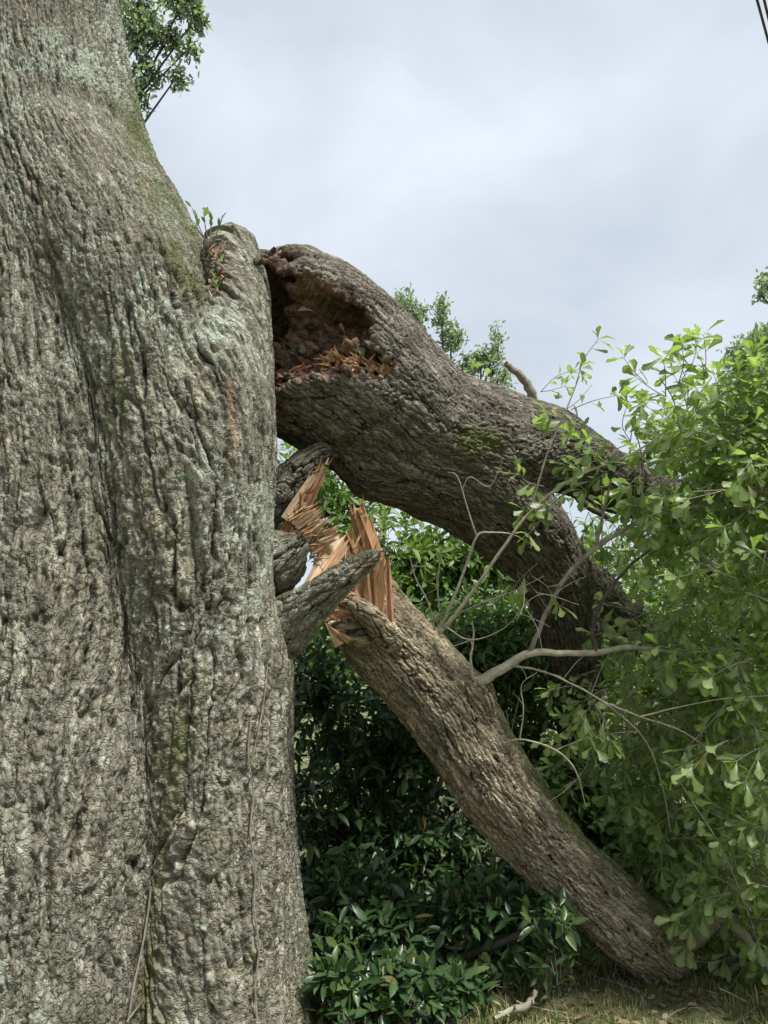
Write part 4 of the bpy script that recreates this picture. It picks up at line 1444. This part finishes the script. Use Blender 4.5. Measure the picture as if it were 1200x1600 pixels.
# ------------------------------------------------------------------ small things
# seedling in the crotch
seed = thing("seedling", "small green seedling sprouting from the crotch of the standing oak", "plant", P(318, 372, 3.52))
sl_, st_ = Leaves(), []
for (a, b) in [((322, 378), (300, 325)), ((325, 378), (318, 330)), ((330, 378), (332, 338)), ((318, 372), (306, 350)), ((335, 378), (347, 343))]:
    p0, p1 = P(a[0], a[1], 3.5), P(b[0], b[1], 3.48)
    st_.append(chain([list(p0) + [.003], list((p0 + p1) / 2 + rdir() * .01) + [.0025], list(p1) + [.0015]], 3))
    for j in range(3):
        sl_.add(p0 + (p1 - p0) * (.6 + .2 * j), unit(p1 - p0 + rdir() * .1), unit(rdir() + np.array([0, -1, .3])), .055 * RNG.uniform(.6, 1.1))
for k in range(7):
    p0 = P(340 + random.uniform(-8, 8), 440 + random.uniform(-40, 25), 3.36)
    sl_.add(p0, unit(rdir() + UP), unit(rdir() + np.array([0, -1, 0])), .045)
sl_.build(seed, "seedling", T_LAUREL, M_MIDLEAF, 300, 200, min_px=8)
link("stem", tubes_mesh("stem", st_, 5), M_TWIG, seed)


for k in range(30):
    a = (336 + random.uniform(-14, 12), 425 + random.uniform(-50, 45))
    b = (a[0] + random.uniform(-12, 12), a[1] + random.uniform(-20, 20))
    spx(oak, a, b, random.uniform(3, 7), random.uniform(1, 3), random.choice([M_WOODDARK, M_WOODDARK, M_WOODRED, M_WOODPALE]), 3.36 + .0005 * (470 - a[1]), None, .012, 500 + k, teeth=1)


def single_leaf(name, label, px, py, d, dirn, nrm, size, tmpl, mat, key):
    L1 = Leaves()
    L1.add(P(px, py, d), np.array(dirn, float), np.array(nrm, float), size)
    p, R, s = L1.frames()
    o = bpy.data.objects.new(name, leaf_meshes(key, tmpl, mat)[0])
    COL.objects.link(o)
    M_ = np.eye(4)
    M_[:3, :3] = R[0]
    M_[:3, 3] = p[0]
    o.matrix_world = Matrix(M_.tolist())
    o["label"] = label
    o["category"] = "leaf"
    return o


single_leaf("dead_leaf", "pale dry leaf caught on the rotten wood inside the hollow", 494, 487, 3.60, (-1, -.1, .25), (.2, -.8, .5), .085, T_OAK, M_DEADLEAF, "dead")
single_leaf("green_leaf", "single green leaf lying on the orange fibres below the hollow", 568, 570, 3.60, (-.1, -.1, 1), (0, -1, .2), .09, T_OAK, M_MIDLEAF, "green1")

# vine stems creeping on the trunk
vine = thing("vine", "thin bare vine stem climbing the right side of the standing oak", "vine", (-.5, 2.95, 0))


TPX, TPY, TPD = project(TRUNK_V)


def on_bark(px, py, off=.006):
    """point on the trunk's bark seen at a photo pixel"""
    near = np.nonzero((np.abs(TPX - px) < 5) & (np.abs(TPY - py) < 5))[0]
    j = near[np.argmin(TPD[near])]
    return P(px, py, TPD[j] - off)


for pts, r in [([(393, 1120), (388, 1180), (396, 1240), (391, 1300), (399, 1360), (397, 1420), (405, 1480), (399, 1540), (402, 1596)], .0034), ([(418, 1040), (415, 1075), (410, 1110), (402, 1150), (393, 1190)], .0026),
               ([(236, 1385), (232, 1420), (226, 1460), (218, 1500), (208, 1545), (200, 1598)], .0045), ([(226, 1560), (212, 1578), (198, 1597)], .003)]:
    c = chain([list(on_bark(a, b)) + [r * (1 + .15 * math.sin(a))] for a, b in pts], 4)
    v, f = tube_arrays(c, 6, .12, int(pts[0][0]))
    link("stem", new_mesh("stem", v, f), M_TWIG, vine)

# low weeds in the shade under the leaning limb
for lab, spots in [("low leafy weeds in the shade just left of the leaning limb's foot", [(880, 1500), (910, 1515), (850, 1520), (940, 1530)]), ("sparse small weeds beside the lichen-crusted stick", [(850, 1560), (830, 1535), (800, 1545), (870, 1548)])]:
    g0 = ground_at(spots[0][0], spots[0][1])
    wr = thing("weed", lab, "plant", g0, "weeds under the leaning limb")
    wl_, wt_ = Leaves(), []
    for px, py in spots:
        for k in range(7):
            a = ground_at(px + random.uniform(-22, 22), py + random.uniform(-8, 8))
            b = a + np.array([random.uniform(-.08, .08), random.uniform(-.06, .06), random.uniform(.07, .17)])
            leafy_twig(wl_, wt_, a, b, .055, "laurel", .0018, .05, .25, .025)
    wl_.build(wr, "weed", T_LAUREL, M_MIDLEAF, 60, 24, min_px=8)
    link("stem", tubes_mesh("stem", wt_, 4), M_TWIG, wr, "stuff")

# dead stick crusted with lichen on the grass
stick = thing("fallen_stick", "short dead stick crusted with pale lichen lying on the grass", "stick", ground_at(815, 1570))
g0 = [ground_at(772, 1592, .03), ground_at(800, 1578, .04), ground_at(822, 1572, .05), ground_at(838, 1548, .10)]
c = chain([list(p) + [r] for p, r in zip(g0, (.009, .014, .015, .010))], 5)
v, f = tube_arrays(c, 8, .28, 5)
link("stick", new_mesh("stick", v, f), M_STICK, stick)
for k in range(9):
    i = random.randrange(2, len(c) - 1)
    a = c[i, :3]
    b = a + unit(rdir() + np.array([0, -.3, .3])) * random.uniform(.025, .06)
    v, f = tube_arrays(chain([list(a) + [.006], list((a + b) / 2) + [.005], list(b) + [.003]], 3), 5, .3, k)
    link("knob", new_mesh("knob", v, f), M_STICK, stick)

# dead bough lying in the grass on the right
bough = thing("fallen_bough", "mossy dead bough bent like an elbow in the grass at the right edge", "branch", ground_at(1140, 1500))
for pts in [[(1068, 1478, 3.72, 16), (1100, 1452, 3.66, 14), (1135, 1437, 3.62, 12), (1160, 1462, 3.56, 10), (1190, 1500, 3.50, 9), (1260, 1560, 3.42, 7)],
            [(1120, 1505, 3.60, 5), (1160, 1490, 3.56, 5), (1215, 1480, 3.5, 4)], [(1135, 1437, 3.62, 7), (1150, 1425, 3.62, 6), (1142, 1415, 3.6, 4)],
            [(1110, 1520, 3.6, 3), (1150, 1500, 3.6, 3), (1180, 1475, 3.6, 2)]]:
    c = pxchain(pts, 5)
    v, f = tube_arrays(c, 8, .1, pts[0][0])
    link("branch", new_mesh("branch", v, f), M_STICK if pts[0][3] > 8 else M_TWIGDARK, bough)

# overhead cables
for k, (xo, lab) in enumerate([(0.0, "left one of two dark cables crossing the top right corner of the sky"), (.10, "right one of two dark cables crossing the top right corner of the sky")]):
    a, b = P(1183 + xo * 110, 0, 6.6), P(1203 + xo * 90, 78, 7.09)
    b[2] = a[2]
    dr = unit(b - a)
    pts = [list(a + dr * t + np.array([0, 0, .0006 * t * t])) + [.012] for t in np.linspace(-14, 26, 21)]
    v, f = tube_arrays(np.array(pts), 6)
    o = link("power_cable", new_mesh("power_cable", v, f), M_TWIGDARK)
    o["label"], o["category"], o["group"] = lab, "cable", "overhead cables"

# grass, dry clippings and fallen leaves on the strip of lawn
n = 100000
gxx = RNG.uniform(-.3, 2.7, n)
gyy = 3.3 + 2.6 * RNG.random(n) ** 1.6
pat = fbm(np.stack([gxx * 2.2, gyy * 2.2, 0 * gxx], 1), 3, 9)
shade = (gxx < .75) & (gyy > 3.9)
keep = (RNG.random(n) < .55 + .6 * pat) & ~(shade & (RNG.random(n) < .75))
gxx, gyy, pat = gxx[keep], gyy[keep], pat[keep]
n = len(gxx)
hgt = RNG.uniform(.012, .05, n) * (1 + .7 * pat) * (1 + .8 * (RNG.random(n) > .9))
az = RNG.uniform(0, 6.283, n)
lean = RNG.uniform(.1, 1.2, n)
wd = RNG.uniform(.0012, .0028, n)
base = np.stack([gxx, gyy, ground_h(gxx, gyy) - .002], 1)
dr = np.stack([np.cos(az), np.sin(az), 0 * az], 1)
sd = np.stack([-np.sin(az), np.cos(az), 0 * az], 1)
mid = base + dr * (hgt * lean * .35)[:, None] + UP * (hgt * .6)[:, None]
tip = base + dr * (hgt * lean)[:, None] + UP * (hgt * (1.1 - .5 * lean * .6))[:, None]
V = np.stack([base - sd * wd[:, None], base + sd * wd[:, None], mid + sd * (wd * .8)[:, None], mid - sd * (wd * .8)[:, None], tip + sd * (wd * .2)[:, None], tip - sd * (wd * .2)[:, None]], 1).reshape(-1, 3)
b = np.arange(n)[:, None] * 6
Fq = np.concatenate([b + np.array([[0, 1, 2, 3]]), b + np.array([[3, 2, 4, 5]])], 1).reshape(-1, 4)
M_GRASS = leaf_material("grass_blade", [(0.0, (.07, .10, .024)), (.50, (.14, .17, .05)), (.70, (.26, .24, .10)), (1.0, (.42, .36, .20))], .6, .3, .3, 1.0)
link("grass", new_mesh("grass", V, Fq, {"leaf_rand": np.repeat(RNG.random(n), 6)}), M_GRASS, None, "stuff")
chips = []
for k in range(170):
    a = np.array([RNG.uniform(.6, 2.4), RNG.uniform(3.45, 4.6), 0])
    a[2] = ground_h(a[:1], a[1:2])[0] + RNG.uniform(.004, .03)
    b = a + unit(rdir() * (1, 1, .12)) * RNG.uniform(.04, .22)
    b[2] = max(b[2], .004)
    r_ = RNG.uniform(.0012, .004)
    chips.append(chain([list(a) + [r_], list((a + b) / 2 + rdir() * .008) + [r_ * .9], list(b) + [r_ * .5]], 3))
link("twig_litter", tubes_mesh("twig_litter", chips, 4, .15), M_TWIG, None, "stuff")
lit = Leaves()
for k in range(1330):
    x, y = RNG.uniform(-.5, 3.2), 3.3 + 2.6 * RNG.random() ** 1.3
    if k > 1250:
        x, y = RNG.normal(1.2, .35), RNG.normal(3.85, .22)
    lit.add(np.array([x, y, float(ground_h(np.array([x]), np.array([y]))[0]) + RNG.uniform(.006, .02)]), unit(rdir() * (1, 1, .15)), unit(UP + rdir() * .45), RNG.uniform(.02, .06))
p, R, s_ = lit.frames()
tv, tf, rib = T_SMALL[0]
V = (np.einsum('nij,mj->nmi', R, tv) + p[:, None]).reshape(-1, 3)
Fq = (tf[None] + (np.arange(len(p)) * len(tv))[:, None, None]).reshape(-1, 4)
link("leaf_litter", new_mesh("leaf_litter", V, Fq, {"leaf_rand": np.repeat(RNG.random(len(p)), len(tv))}), M_DEADLEAF, None, "stuff")
